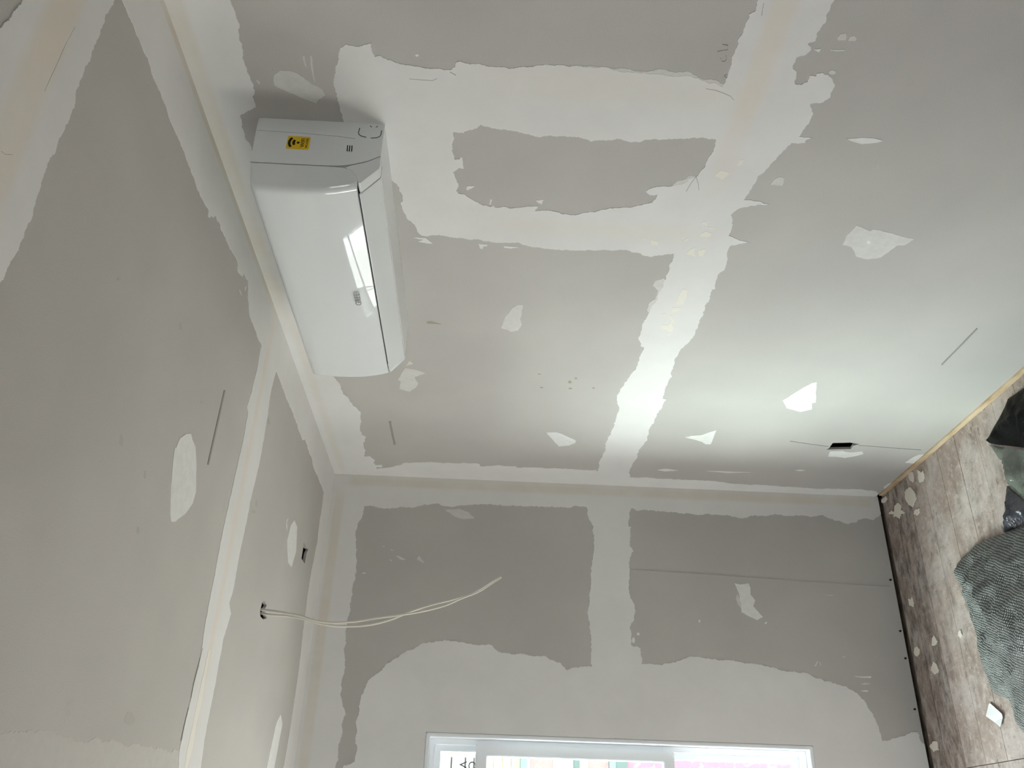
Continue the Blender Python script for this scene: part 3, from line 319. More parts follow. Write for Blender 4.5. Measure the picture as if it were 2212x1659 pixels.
M['dark'] = plain('dark_hole', (0.012, 0.011, 0.01), 0.9)
M['gypsum'] = plain('gypsum_core', (0.55, 0.53, 0.5), 0.9, 0.1)
M['cladding'] = plain('wall_sarking', (0.05, 0.045, 0.04), 0.9, 0.1)

# ------------------------------------------------------------------ helpers
def link(o, parent=None):
    COL.objects.link(o)
    if parent is not None: o.parent = parent
    return o

def mesh_obj(name, bm, mats, parent=None, smooth=None):
    me = bpy.data.meshes.new(name)
    bmesh.ops.recalc_face_normals(bm, faces=bm.faces)
    if smooth is not None:
        for f in bm.faces: f.smooth = True
        for e in bm.edges:
            if len(e.link_faces) == 2 and e.calc_face_angle(0) > math.radians(smooth): e.smooth = False
    bm.to_mesh(me); bm.free()
    for mt in (mats if isinstance(mats, (list, tuple)) else [mats]): me.materials.append(mt)
    return link(bpy.data.objects.new(name, me), parent)

def empty(name, loc=(0, 0, 0), parent=None):
    o = bpy.data.objects.new(name, None); o.location = loc; o.empty_display_size = 0.1
    return link(o, parent)

def tag(o, label=None, cat=None, group=None, kind=None):
    for k, v in (('label', label), ('category', cat), ('group', group), ('kind', kind)):
        if v: o[k] = v
    return o

def add_box(bm, lo, hi):
    v = [bm.verts.new((x, y, z)) for x in (lo[0], hi[0]) for y in (lo[1], hi[1]) for z in (lo[2], hi[2])]
    for f in ((0, 1, 3, 2), (4, 6, 7, 5), (0, 4, 5, 1), (2, 3, 7, 6), (0, 2, 6, 4), (1, 5, 7, 3)):
        bm.faces.new([v[i] for i in f])

def box(name, lo, hi, mat, parent=None, bevel=0.0, off=(0, 0, 0)):
    bm = bmesh.new()
    add_box(bm, [a - b for a, b in zip(lo, off)], [a - b for a, b in zip(hi, off)])
    if bevel: bmesh.ops.bevel(bm, geom=list(bm.edges), offset=bevel, segments=2, affect='EDGES', profile=0.5)
    return mesh_obj(name, bm, mat, parent)

PL = {'WR': lambda a, b, t: (a, -t, b), 'WL': lambda a, b, t: (t, a, b), 'CE': lambda a, b, t: (a, b, 2.4 - t), 'FL': lambda a, b, t: (a, b, t)}
EDGE = {'WR': lambda p: p[0] <= 1e-4 or p[1] >= 2.3999 or p[1] <= 0.0202, 'WL': lambda p: p[0] >= -1e-4 or p[1] >= 2.3999 or p[1] <= 0.0122 or p[0] < -1.3 or abs(p[0] + 1.031) < 1e-3,
        'CE': lambda p: p[0] <= 1e-4 or p[1] >= -1e-4, 'FL': lambda p: False}

def roughen(poly, jag, pl, r):
    if jag <= 0: return poly
    fixed = EDGE[pl]
    out = []
    def rec(a, b, k, free):
        L = math.hypot(b[0] - a[0], b[1] - a[1])
        if L < 0.0042 or k == 0: return
        d = 0.0 if not free else r.uniform(-1, 1) * jag * min(1.15, (L / 0.03) ** 0.6)
        nx, ny = -(b[1] - a[1]) / L, (b[0] - a[0]) / L
        t = r.uniform(0.4, 0.6)
        c = (a[0] + (b[0] - a[0]) * t + nx * d, a[1] + (b[1] - a[1]) * t + ny * d)
        rec(a, c, k - 1, free); out.append(c); rec(c, b, k - 1, free)
    n = len(poly)
    for i in range(n):
        a, b = poly[i], poly[(i + 1) % n]
        out.append(a)
        if not (fixed(a) and fixed(b)): rec(a, b, 5, True)
    return out

def slab(name, pl, outer, holes, t0, t1, mat, parent, jag=0.0, r=rnd, both=False):
    """flat piece of real thickness lying on one of the room's planes (t = height above the plane)"""
    loops = [roughen(outer, jag, pl, r)] + [roughen(h, jag, pl, r) for h in holes]
    tris = tessellate_polygon([[Vector((a, b, 0)) for a, b in lp] for lp in loops])
    flat = [p for lp in loops for p in lp]
    bm = bmesh.new()
    f = PL[pl]
    top = [bm.verts.new(f(a, b, t1)) for a, b in flat]
    bot = [bm.verts.new(f(a, b, t0)) for a, b in flat]
    for t in tris:
        try: bm.faces.new([top[i] for i in t])
        except ValueError: pass
        if both:
            try: bm.faces.new([bot[i] for i in reversed(t)])
            except ValueError: pass
    k = 0
    for lp in loops:
        n = len(lp)
        for i in range(n):
            j = (i + 1) % n
            try: bm.faces.new((top[k + i], top[k + j], bot[k + j], bot[k + i]))
            except ValueError: pass
        k += n
    return mesh_obj(name, bm, mat, parent)

def prism(bm, prof, x0, x1, axis=0):
    """extrude a (y,z) profile along x"""
    a = [bm.verts.new((x0, y, z)) for y, z in prof]; b = [bm.verts.new((x1, y, z)) for y, z in prof]
    n = len(prof)
    for i in range(n): bm.faces.new((a[i], a[(i + 1) % n], b[(i + 1) % n], b[i]))
    bm.faces.new(a[::-1]); bm.faces.new(b)

def text(name, body, size, loc, right, up, mat, parent, extrude=0.0004, bold=0.0, spacing=1.0, xs=1.0):
    c = bpy.data.curves.new(name, 'FONT'); c.body = body; c.size = size; c.extrude = extrude; c.offset = bold
    c.align_x = 'CENTER'; c.align_y = 'CENTER'; c.space_character = spacing
    c.materials.append(mat); c.resolution_u = 3
    o = bpy.data.objects.new(name, c); link(o, parent)
    r, u = Vector(right), Vector(up); nrm = r.cross(u)
    mt = Matrix((r * xs, u, nrm)).transposed().to_4x4(); mt.translation = Vector(loc)
    o.matrix_world = mt
    return o

# ------------------------------------------------------------------ room shell
RX, RY, RZ = 5.3, -3.4, 2.4
def S(o): return tag(o, kind='structure')

# air conditioner wall (y = 0): sarking behind the studs, plasterboard sheets in front
wall_right = S(box('wall_right', (-0.2, 0.10, -0.1), (RX + 0.2, 0.16, 2.6), M['cladding']))
slab('plasterboard_sheet', 'WR', [(0, 0.02), (RX, 0.02), (RX, 1.203), (0, 1.203)], [OUTLET], -0.010, 0.0, M['paper'], wall_right, both=True)
slab('plasterboard_sheet', 'WR', [(0, 1.206), (RX, 1.206), (RX, 2.4), (0, 2.4)], [], -0.010, 0.0, M['paper'], wall_right, both=True)

# window wall (x = 0)
wall_left = S(box('wall_left', (-0.16, WIN_Y1, -0.1), (-0.10, 0.2, 2.6), M['cladding']))
for lo, hi in (((-0.16, RY - 0.2, -0.1), (-0.10, WIN_Y0, 2.6)), ((-0.16, WIN_Y0, -0.1), (-0.10, WIN_Y1, WIN_Z0)), ((-0.16, WIN_Y0, WIN_Z1), (-0.10, WIN_Y1, 2.6))):
    box('wall_panel', lo, hi, M['cladding'], wall_left)
slab('plasterboard_sheet', 'WL', [(0, 0.012), (0, 1.203), (WIN_Y1, 1.203), (WIN_Y1, WIN_Z0), (WIN_Y0, WIN_Z0), (WIN_Y0, 1.203), (RY, 1.203), (RY, 0.012)], [], -0.010, 0.0, M['paper'], wall_left, both=True)
slab('plasterboard_sheet', 'WL', [(0, 1.206), (0, 2.4), (RY, 2.4), (RY, 1.206), (WIN_Y0, 1.206), (WIN_Y0, WIN_Z1), (WIN_Y1, WIN_Z1), (WIN_Y1, 1.206)], [], -0.010, 0.0, M['paper'], wall_left, both=True)

# ceiling sheets, joints at x = 1.27 and x = 2.58, a little gap under the compound
ceiling = S(box('ceiling', (-0.2, RY - 0.2, 2.55), (RX + 0.2, 0.2, 2.6), M['cladding']))
cuts = [0.0, 1.272, 2.582, 3.9, RX]
for i in range(4):
    a, b = cuts[i] + (0.001 if i else -0.012), cuts[i + 1] - 0.001
    hs = [CH1, CH2] if i == 0 else []
    slab('plasterboard_sheet', 'CE', [(a, RY), (b, RY), (b, 0.012), (a, 0.012)], hs, -0.010, 0.0, M['paper'], ceiling, both=True)

# the walls behind the camera
wall_front = S(box('wall_front', (-0.2, RY - 0.16, -0.1), (0.3, RY, 2.6), M['paper']))
box('wall_panel', (1.15, RY - 0.16, -0.1), (RX + 0.2, RY, 2.6), M['paper'], wall_front)
box('wall_panel', (0.3, RY - 0.16, 2.12), (1.15, RY, 2.6), M['paper'], wall_front)
wall_back = S(box('wall_back', (RX, -1.6, -0.1), (RX + 0.15, 0.12, 2.6), M['paper']))
for lo, hi in (((RX, RY, -0.1), (RX + 0.15, -2.8, 2.6)), ((RX, -2.8, -0.1), (RX + 0.15, -1.6, 0.9)), ((RX, -2.8, 2.1), (RX + 0.15, -1.6, 2.6))):
    box('wall_panel', lo, hi, M['paper'], wall_back)

# floor: old floorboards running along the window wall
def boards(name, dark):
    n = NT(name)
    g = n.noise(9, 7, 0.65, (1.8, 0.6, 1), 0.8); f2 = n.noise(34, 7, 0.7); f3 = n.noise(2.6, 4, 0.6); f4 = n.noise(6, 5, 0.65)
    c = n.mix(n.rng(g, 0.32, 0.68), (0.244, 0.195, 0.168), (0.488, 0.409, 0.366))
    c = n.mix(n.rng(f4, 0.40, 0.62, 0.0, 0.75), c, (0.512, 0.458, 0.433))
    c = n.mix(n.rng(f3, 0.50, 0.66, 0.0, 0.6), c, (0.305, 0.226, 0.189))
    c = n.mix(n.rng(f2, 0.50, 0.72, 0.0, 0.55), c, (0.671, 0.622, 0.586))
    c = n.mix(n.rng(f2, 0.46, 0.30, 0.0, 0.5), c, (0.16, 0.125, 0.105))
    c = n.mix(n.rng(n.noise(17, 6, 0.7, (1.6, 0.6, 1)), 0.60, 0.70, 0, 0.75), c, (0.10, 0.078, 0.066))
    c = n.mix(n.rng(n.noise(190, 2, 0.5), 0.69, 0.74), c, (0.68, 0.66, 0.62))
    c = n.mix(n.rng(n.noise(62, 3, 0.5), 0.70, 0.73), c, (0.66, 0.63, 0.58))
    c = n.mix(n.rng(n.noise(130, 2, 0.5), 0.70, 0.76), c, (0.05, 0.042, 0.035))
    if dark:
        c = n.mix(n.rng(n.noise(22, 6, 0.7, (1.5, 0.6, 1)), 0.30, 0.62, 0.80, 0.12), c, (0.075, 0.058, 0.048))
    n.bump(n.math('ADD', f2, n.math('MULTIPLY', g, 1.5)), 0.5, 0.004)
    return n.done(c, n.rng(f3, 0.3, 0.7, 0.5, 0.75), 0.35)
M['floor'] = boards('old_floorboard', False); M['floor_edge'] = boards('old_floorboard_grimy_shaded', True)  # edge boards: grime plus shade below the sill painted into the colour
floor = S(box('floor', (-0.2, RY - 0.2, -0.12), (RX + 0.2, 0.2, -0.03), M['cladding']))
edges = [0.0125, 0.112]
while edges[-1] < RX: edges.append(edges[-1] + 0.1335)
for i in range(len(edges) - 1):
    x0, x1 = edges[i] + (0.0018 if i in (1, 3) else rnd.uniform(0.0004, 0.0010)), edges[i + 1] - rnd.uniform(0.0004, 0.0012)
    ys = [0.06]
    if i in (0, 1): ys += [-1.95, RY]
    elif i == 2: ys += [-1.115, -2.6, RY]
    elif i in (3, 4): ys += [-1.1155, -2.3 - 0.3 * (i - 3), RY]
    else: ys += [-0.6 - 1.5 * rnd.random(), -2.5 - 0.4 * rnd.random(), RY]
    for j in range(len(ys) - 1):
        dz = rnd.uniform(-0.0012, 0.0)
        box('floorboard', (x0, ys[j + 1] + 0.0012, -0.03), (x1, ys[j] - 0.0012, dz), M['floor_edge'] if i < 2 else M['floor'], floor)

# wall bottom plate glimpsed below the sheets
n = NT('raw_timber'); c = n.mix(n.rng(n.noise(9, 5, 0.6, (1, 4, 4)), 0.35, 0.7), (0.62, 0.50, 0.35), (0.42, 0.29, 0.17))
M['timber'] = n.done(c, 0.7)
tag(box('baseboard_right', (0.03, -0.007, 0.0), (RX, 0.012, 0.0195), M['timber']), kind='structure')
n = NT('dark_timber'); c = n.mix(n.rng(n.noise(14, 5, 0.6, (4, 1, 4)), 0.35, 0.7), (0.17, 0.13, 0.10), (0.055, 0.042, 0.032))
M['darktimber'] = n.done(c, 0.85)
tag(box('baseboard_left', (-0.03, RY, -0.028), (0.013, 0.0, -0.004), M['darktimber']), kind='structure')

# ------------------------------------------------------------------ joint compound, filler, pencil marks (each a thin raised piece on its sheet)
k = 0
for pl, L, wall in (('WR', WR, wall_right), ('WL', WL, wall_left), ('CE', CE, ceiling)):
    for idx, (nm, jag, mt, outer, holes) in enumerate(L):
        mat = M[pl] if mt == 'compound' else M[mt]
        t = {'compound': 0.0010 + 0.00012 * (idx % 4), 'thin': 0.0006, 'skim': 0.0004, 'patch': 0.0009, 'flake': 0.0016, 'pencil': 0.0014, 'pencilf': 0.0014, 'stain': 0.0003, 'stainc': 0.0003, 'dark': 0.0003}[mt]
        hs = [CH1, CH2] if False else holes
        slab(nm, pl, outer, hs, -0.0004, t, mat, wall, jag, random.Random(100 + k)); k += 1

# ------------------------------------------------------------------ window
white = plain('white_window_frame', (0.86, 0.89, 0.92), 0.3, 0.5)
n = NT('window_glass')
tr = n.node('ShaderNodeBsdfTransparent'); tr.inputs[0].default_value = (0.95, 0.98, 0.97, 1)
gl = n.node('ShaderNodeBsdfGlossy'); gl.inputs['Roughness'].default_value = 0.02
fr = n.node('ShaderNodeLayerWeight'); fr.inputs[0].default_value = 0.5
schlick = n.math('ADD', n.math('MULTIPLY', n.math('POWER', fr.outputs['Facing'], 5.0), 0.96), 0.04)
mx = n.node('ShaderNodeMixShader'); n.link(schlick, mx.inputs[0]); n.link(tr.outputs[0], mx.inputs[1]); n.link(gl.outputs[0], mx.inputs[2])
n.link(mx.outputs[0], n.n['Material Output'].inputs['Surface'])
M['glass'] = n.m

def frame_x(name, x0, x1, ya, yb, za, zb, w, mat, parent, bev=0.003):
    """rectangular frame in a plane of constant x"""
    bm = bmesh.new()
    o = [(ya, za), (yb, za), (yb, zb), (ya, zb)]
    i = [(ya + w, za + w), (yb - w, za + w), (yb - w, zb - w), (ya + w, zb - w)]
    V = {}
    for kx, x in enumerate((x0, x1)):
        for kk, lp in enumerate((o, i)):
            V[kx, kk] = [bm.verts.new((x, y, z)) for y, z in lp]
    for q in range(4):
        r = (q + 1) % 4
        bm.faces.new((V[0, 0][q], V[0, 0][r], V[0, 1][r], V[0, 1][q]))
        bm.faces.new((V[1, 0][q], V[1, 1][q], V[1, 1][r], V[1, 0][r]))
        bm.faces.new((V[0, 0][q], V[1, 0][q], V[1, 0][r], V[0, 0][r]))
        bm.faces.new((V[0, 1][q], V[0, 1][r], V[1, 1][r], V[1, 1][q]))
    if bev: bmesh.ops.bevel(bm, geom=list(bm.edges), offset=bev, segments=2, affect='EDGES')
    return mesh_obj(name, bm, mat, parent)

window_1 = S(frame_x('window_1', -0.13, 0.0015, WIN_Y0, WIN_Y1, WIN_Z0, WIN_Z1, 0.014, white, None, 0.002))
frame_x('frame', -0.12, -0.045, WIN_Y0 + 0.012, WIN_Y1 - 0.012, WIN_Z0 + 0.012, WIN_Z1 - 0.012, 0.022, white, window_1)
tiers = [(0.985, 0.50 - 0.02), (1.73, 0.975), (1.895, 1.71)]
ya, yb = WIN_Y0 + 0.03, WIN_Y1 - 0.03
sashes = []
for nm, xa, xb, za, zb, w in (('sash', -0.105, -0.075, 0.475, 1.0, 0.028), ('sash', -0.07, -0.035, 0.975, 1.732, 0.042), ('sash', -0.105, -0.075, 1.70, 1.893, 0.026)):
    s = frame_x(nm, xa, xb, ya, yb, za, zb, w, white, window_1)
    p = box('pane', ((xa + xb) / 2 - 0.002, ya + w - 0.002, za + w - 0.002), ((xa + xb) / 2 + 0.002, yb - w + 0.002, zb - w + 0.002), M['glass'], s)
    sashes.append((s, p, (xa + xb) / 2))
# white maker's label left on the upper pane, upside down
n = NT('label_paper'); n.done((0.82, 0.83, 0.82), 0.6)
tl = n.node('ShaderNodeBsdfTranslucent'); tl.inputs[0].default_value = (0.82, 0.83, 0.82, 1)
mx = n.node('ShaderNodeMixShader'); mx.inputs[0].default_value = 0.45
n.link(n.b.outputs[0], mx.inputs[1]); n.link(tl.outputs[0], mx.inputs[2]); n.link(mx.outputs[0], n.n['Material Output'].inputs['Surface'])
labelm = n.m
inkm = plain('label_ink', (0.06, 0.06, 0.06), 0.6)
inkg = plain('label_print_grey', (0.30, 0.30, 0.29), 0.6)
up = sashes[2][0]
xs = sashes[2][2] + 0.0022
lab = box('label', (xs, -1.42, 1.722), (xs + 0.0006, -1.1005, 1.868), labelm, up)
for zz, w in ((1.823, 0.0055), (1.770, 0.0055), (1.737, 0.0055)):
    box('label', (xs + 0.0004, -1.41, zz - w / 2), (xs + 0.0011, -1.108, zz + w / 2), inkg, up)
text('lettering', 'VH', 0.040, (xs + 0.0012, -1.148, 1.780), (0, -1, 0), (0, 0, -1), inkm, up, 0.0002)
text('lettering', 'CH', 0.040, (xs + 0.0012, -1.148, 1.745), (0, -1, 0), (0, 0, -1), inkm, up, 0.0002)

# unseen glazed door behind the camera, added and sized for fill light
def frame_y(name, y0, y1, xa, xb, za, zb, w, mat, parent):
    o = frame_x(name, y0, y1, xa, xb, za, zb, w, mat, parent)
    for v in o.data.vertices: v.co = Vector((v.co.y, v.co.x, v.co.z))
    o.data.flip_normals()
    return o
fill_door = S(frame_y('fill_door', RY - 0.13, RY + 0.002, 0.3, 1.15, -0.02, 2.12, 0.04, white, None))
s = frame_y('sash', RY - 0.09, RY - 0.05, 0.34, 1.11, 0.02, 2.08, 0.07, white, fill_door)
box('pane', (0.408, RY - 0.072, 0.088), (1.042, RY - 0.068, 2.012), M['glass'], s)

fill_window = S(frame_x('fill_window', RX - 0.002, RX + 0.12, -2.8, -1.6, 0.9, 2.1, 0.045, white, None, 0.003))  # unseen window, added to brighten the air conditioner end and window wall
box('pane', (RX + 0.058, -2.757, 0.943), (RX + 0.062, -1.643, 2.057), M['glass'], fill_window)

# ------------------------------------------------------------------ outside
n = NT('concrete_path'); c = n.mix(n.rng(n.noise(3, 5), 0.3, 0.7), (0.58, 0.57, 0.55), (0.70, 0.69, 0.66))
ground = tag(box('ground', (-20, -16, -1.85), (14, 12, -1.7), n.done(c, 0.9)), kind='structure')

HX = -6.0
def hz(z): return 1.732 + (z - 1.732) * 1.4637      # heights were read at half this distance
house = tag(empty('neighbour_house', (HX, -1.5, -1.7)), 'pale yellow weatherboard house with blue trims seen through the window panes', 'house')
def hp(name, lo, hi, mat, parent=None):
    o = box(name, lo, hi, mat, parent or house)
    if parent is None: o.matrix_parent_inverse = Matrix.Translation((-HX, 1.5, 1.7))
    return o
yb = plain('yellow_weatherboard', (0.24, 0.205, 0.115), 0.6); ltb = plain('pale_blue_trim', (0.085, 0.17, 0.20), 0.5)
wht = plain('house_white', (0.33, 0.33, 0.32), 0.6); pale = plain('house_pale_wall', (0.72, 0.72, 0.70), 0.6); gry = plain('grey_green_post', (0.045, 0.075, 0.07), 0.6); crm = plain('cream_trim', (0.24, 0.19, 0.125), 0.6)
def floral(name, a, b, sc):
    n = NT(name); c = n.mix(n.rng(n.noise(sc, 3, 0.5, (1, 1, 1), 1.2), 0.54, 0.60), a, b); return n.done(c, 0.7)
pnk = floral('pink_floral_panel', (0.25, 0.085, 0.115), (0.28, 0.19, 0.16), 9); ros = floral('rose_print', (0.21, 0.115, 0.11), (0.26, 0.20, 0.17), 14)
hp('wall', (HX - 0.2, -7, -1.7), (HX - 0.03, 4, 2.62), pale)
z = hz(1.42)
while z < 2.6:
    hp('weatherboard', (HX - 0.03, -1.9, z), (HX, 4, z + 0.088), yb); z += 0.0915
hp('trim', (HX - 0.03, -1.9, hz(1.372)), (HX + 0.02, 4, hz(1.418)), ltb)
hp('poster', (HX - 0.03, -1.8, hz(1.19)), (HX - 0.02, -0.3, hz(1.35)), ros)
hp('blind', (HX - 0.03, -1.9, hz(1.05)), (HX - 0.015, 4, hz(1.19)), wht)
hp('trim', (HX - 0.03, -1.9, hz(1.008)), (HX + 0.015, 4, hz(1.044)), gry)
hp('trim', (HX - 0.03, -1.9, hz(0.945)), (HX, 4, hz(1.006)), crm)
hp('printed_panel', (HX - 0.03, -1.9, hz(0.80)), (HX - 0.01, 4, hz(0.945)), ros)
hp('trim', (HX - 0.03, -1.9, hz(0.752)), (HX + 0.02, 4, hz(0.798)), ltb)
hp('trim', (HX - 0.03, -1.9, hz(0.672)), (HX + 0.02, 4, hz(0.75)), gry)
hp('printed_panel', (HX - 0.03, -1.9, -1.7), (HX - 0.005, 4, hz(0.67)), pnk)
hp('roof', (HX - 2.5, -7.2, 2.62), (HX + 0.15, 4.2, 2.72), gry)

# ------------------------------------------------------------------ the air conditioner
AC0, AC1 = 1.236, 2.06
acm = plain('white_ac_plastic', (0.74, 0.76, 0.755), 0.38, 0.5)
gloss = plain('glossy_ac_panel', (0.74, 0.765, 0.765), 0.025, 0.95)
gap = plain('gap_shadow_plastic', (0.015, 0.015, 0.015), 0.8)
ac = tag(empty('air_conditioner', (1.648, 0, 2.0)), 'white split air conditioner with yellow sticker mounted high on the wall', 'air conditioner')
def ac_part(name, bm, mat, parent=ac, smooth=32, bevel=0.0):
    o = mesh_obj(name, bm, mat, parent, smooth)
    if parent is ac: o.matrix_parent_inverse = Matrix.Translation((-1.648, 0, -2.0))
    if bevel:
        b = o.modifiers.new('bevel', 'BEVEL'); b.width = bevel; b.segments = 3; b.limit_method = 'ANGLE'; b.angle_limit = math.radians(50)
    return o
seam = [(-0.1325, 2.277), (-0.1325, 2.115), (-0.131, 2.085), (-0.126, 2.06), (-0.113, 2.025), (-0.0962, 1.9985)]
bm = bmesh.new(); prism(bm, [(0.0, 2.2805)] + [(-0.04, 2.2803)] + seam + [(0.0, 1.9985)], AC0 + 0.003, AC1)
body = ac_part('housing', bm, acm, bevel=0.0012)
# front panel: wraps over the top and the ends, lower edge curls back
fr_prof = [(-0.134, 2.2765), (-0.170, 2.2725), (-0.188, 2.269), (-0.1965, 2.264), (-0.2005, 2.256), (-0.2028, 2.23), (-0.2040, 2.19), (-0.2032, 2.15), (-0.2005, 2.115), (-0.1975, 2.096), (-0.1935, 2.077), (-0.1884, 2.058), (-0.1832, 2.0425), (-0.1775, 2.0415), (-0.160, 2.049), (-0.146, 2.060), (-0.136, 2.078), (-0.134, 2.11)]
bm = bmesh.new()
# lofted so that the ends are softly rounded off
stations = [(AC0, 0.010), (AC0 + 0.002, 0.005), (AC0 + 0.006, 0.0015), (AC0 + 0.012, 0.0), (AC1 - 0.020, 0.0), (AC1 - 0.010, 0.0018), (AC1 - 0.004, 0.006), (AC1 - 0.001, 0.011), (AC1 - 0.0005, 0.014)]
rings = []
for x, ins in stations:
    ring = []
    for (y, z) in fr_prof:
        yy = y + ins if y < -0.165 else (y + ins * max(0.0, (-y - 0.134) / 0.031))
        zz = z - ins * 0.25 if z > 2.25 else z
        ring.append(bm.verts.new((x, yy, zz)))
    rings.append(ring)
nn = len(fr_prof)
for a, b in zip(rings[:-1], rings[1:]):
    for i in range(nn): bm.faces.new((a[i], a[(i + 1) % nn], b[(i + 1) % nn], b[i]))
bm.faces.new(rings[0][::-1]); bm.faces.new(rings[-1])
panel = ac_part('front_panel', bm, gloss, smooth=40)
# lower end pieces either side of the flap
lo_prof = [(-0.0975, 1.999), (-0.127, 1.9975), (-0.133, 1.999), (-0.1765, 2.0345), (-0.176, 2.0385), (-0.158, 2.0455), (-0.1435, 2.057), (-0.135, 2.072), (-0.128, 2.060), (-0.115, 2.026)]
for xa, xb in ((AC0 + 0.004, 1.2545), (2.031, AC1)):
    bm = bmesh.new(); prism(bm, lo_prof, xa, xb); ac_part('end_cap', bm, acm, bevel=0.001)
bm = bmesh.new(); prism(bm, [(-0.0975, 2.003), (-0.124, 2.003), (-0.170, 2.0375), (-0.1435, 2.055), (-0.128, 2.058)], 1.254, 2.032); ac_part('outlet_duct', bm, gap)
bm = bmesh.new(); prism(bm, [(-0.1265, 1.9973), (-0.133, 1.9987), (-0.1808, 2.0372), (-0.1802, 2.0396), (-0.173, 2.0385), (-0.128, 2.0030)], 1.2556, 2.0275); ac_part('air_flap', bm, gloss, smooth=20, bevel=0.0006)
bm = bmesh.new(); prism(bm, [(-0.0985, 1.9975), (-0.1255, 1.9970), (-0.1255, 2.0005), (-0.0985, 2.0005)], 1.2556, 2.0275); ac_part('bottom_cover', bm, acm, bevel=0.0006)
# right-hand end details on the plane x = AC1
xe = AC1 + 0.0002
def strip(pts, w, name, mat, parent, t=0.0008, x=xe):
    """ribbon along (y,z) points on the end face"""
    bm = bmesh.new(); L = []; R = []
    for i, p in enumerate(pts):
        a = Vector(pts[max(i - 1, 0)]); b = Vector(pts[min(i + 1, len(pts) - 1)]); d = (b - a).normalized(); nv = Vector((-d.y, d.x)) * w / 2
        q = Vector(p); L.append(q + nv); R.append(q - nv)
    lp = L + R[::-1]
    a = [bm.verts.new((x, q.x, q.y)) for q in lp]; b = [bm.verts.new((x + t, q.x, q.y)) for q in lp]
    nL = len(L)
    for i in range(nL - 1):
        j = 2 * nL - 1 - i
        bm.faces.new((b[i], b[i + 1], b[j - 1], b[j]))
    for i in range(len(lp)): bm.faces.new((a[i], a[(i + 1) % len(lp)], b[(i + 1) % len(lp)], b[i]))
    return ac_part(name, bm, mat, parent, None)
for zc in (2.0735, 2.0685, 2.0637):
    strip([(-0.0705, zc + 0.0005), (-0.0875, zc - 0.0005)], 0.0022, 'vent_slot', gap, body, 0.0004)
strip([(-0.016, 2.0535), (-0.030, 2.0545), (-0.035, 2.0535), (-0.039, 2.050), (-0.0415, 2.045), (-0.0435, 2.036)], 0.0016, 'knockout_groove', gap, body, 0.0003)
strip([(-0.045, 2.026), (-0.0445, 2.019), (-0.043, 2.0125), (-0.039, 2.0065), (-0.033, 2.0045), (-0.0205, 2.0042)], 0.0016, 'knockout_groove', gap, body, 0.0003)
strip([(-0.0075, 2.031), (-0.0105, 2.0295), (-0.0125, 2.027)], 0.0014, 'knockout_groove', gap, body, 0.0003)
strip([(-0.0075, 2.0145), (-0.0105, 2.0155), (-0.0125, 2.018)], 0.0014, 'knockout_groove', gap, body, 0.0003)
greyl = plain('moulded_line', (0.52, 0.54, 0.53), 0.5)
strip([(-0.039, 2.279), (-0.041, 2.18), (-0.045, 2.10), (-0.049, 2.06)], 0.0009, 'moulded_line', greyl, body, 0.0006)
seamd = plain('seam_line', (0.30, 0.31, 0.30), 0.5)
strip([(a - 0.0004, b) for a, b in seam], 0.0010, 'seam_line', seamd, body, 0.0003)
# sticker
yel = plain('sticker_yellow', (0.74, 0.48, 0.015), 0.45); blk = plain('sticker_black', (0.012, 0.012, 0.012), 0.5)
bm = bmesh.new(); add_box(bm, (xe, -0.0890, 2.1572), (xe + 0.0005, -0.0517, 2.2070))
bmesh.ops.bevel(bm, geom=[e for e in bm.edges if abs(e.verts[0].co.x - e.verts[1].co.x) > 1e-5], offset=0.0015, segments=3, affect='EDGES')
sticker = ac_part('sticker', bm, yel, ac, None)
yc, zd = -0.0703, 2.1823
def arc(r, w, a0=48, a1=132):
    pts = [(yc + r * math.cos(math.radians(a)), zd + r * math.sin(math.radians(a))) for a in [a0 + (a1 - a0) * i / 10 for i in range(11)]]
    strip(pts, w, 'wifi_symbol', blk, sticker, 0.0003, xe + 0.0005)
arc(0.0195, 0.0056); arc(0.0100, 0.0056)
strip([(yc + 0.0016 * math.cos(a), zd + 0.0016 * math.sin(a)) for a in [i * math.pi / 6 for i in range(13)]], 0.0031, 'wifi_symbol', blk, sticker, 0.0003, xe + 0.0005)
text('lettering', 'WIFI', 0.0128, (xe + 0.0007, yc, 2.1718), (0, 1, 0), (0, 0, 1), blk, sticker, 0.0001, 0.0001)
text('lettering', 'INCLUDED', 0.0066, (xe + 0.0007, yc, 2.1630), (0, 1, 0), (0, 0, 1), blk, sticker, 0.0001, 0.0001, 1.0, 0.86)
# raised chrome lettering on the front
chrome = plain('chrome_lettering', (0.62, 0.63, 0.63), 0.15, 0.5, 1.0)
text('badge', 'GREE', 0.0215, (1.6525, -0.2005, 2.0835), (1, 0, 0), Vector((0, -0.12, 0.99)).normalized(), chrome, panel, 0.0009, 0.0, 1.12)

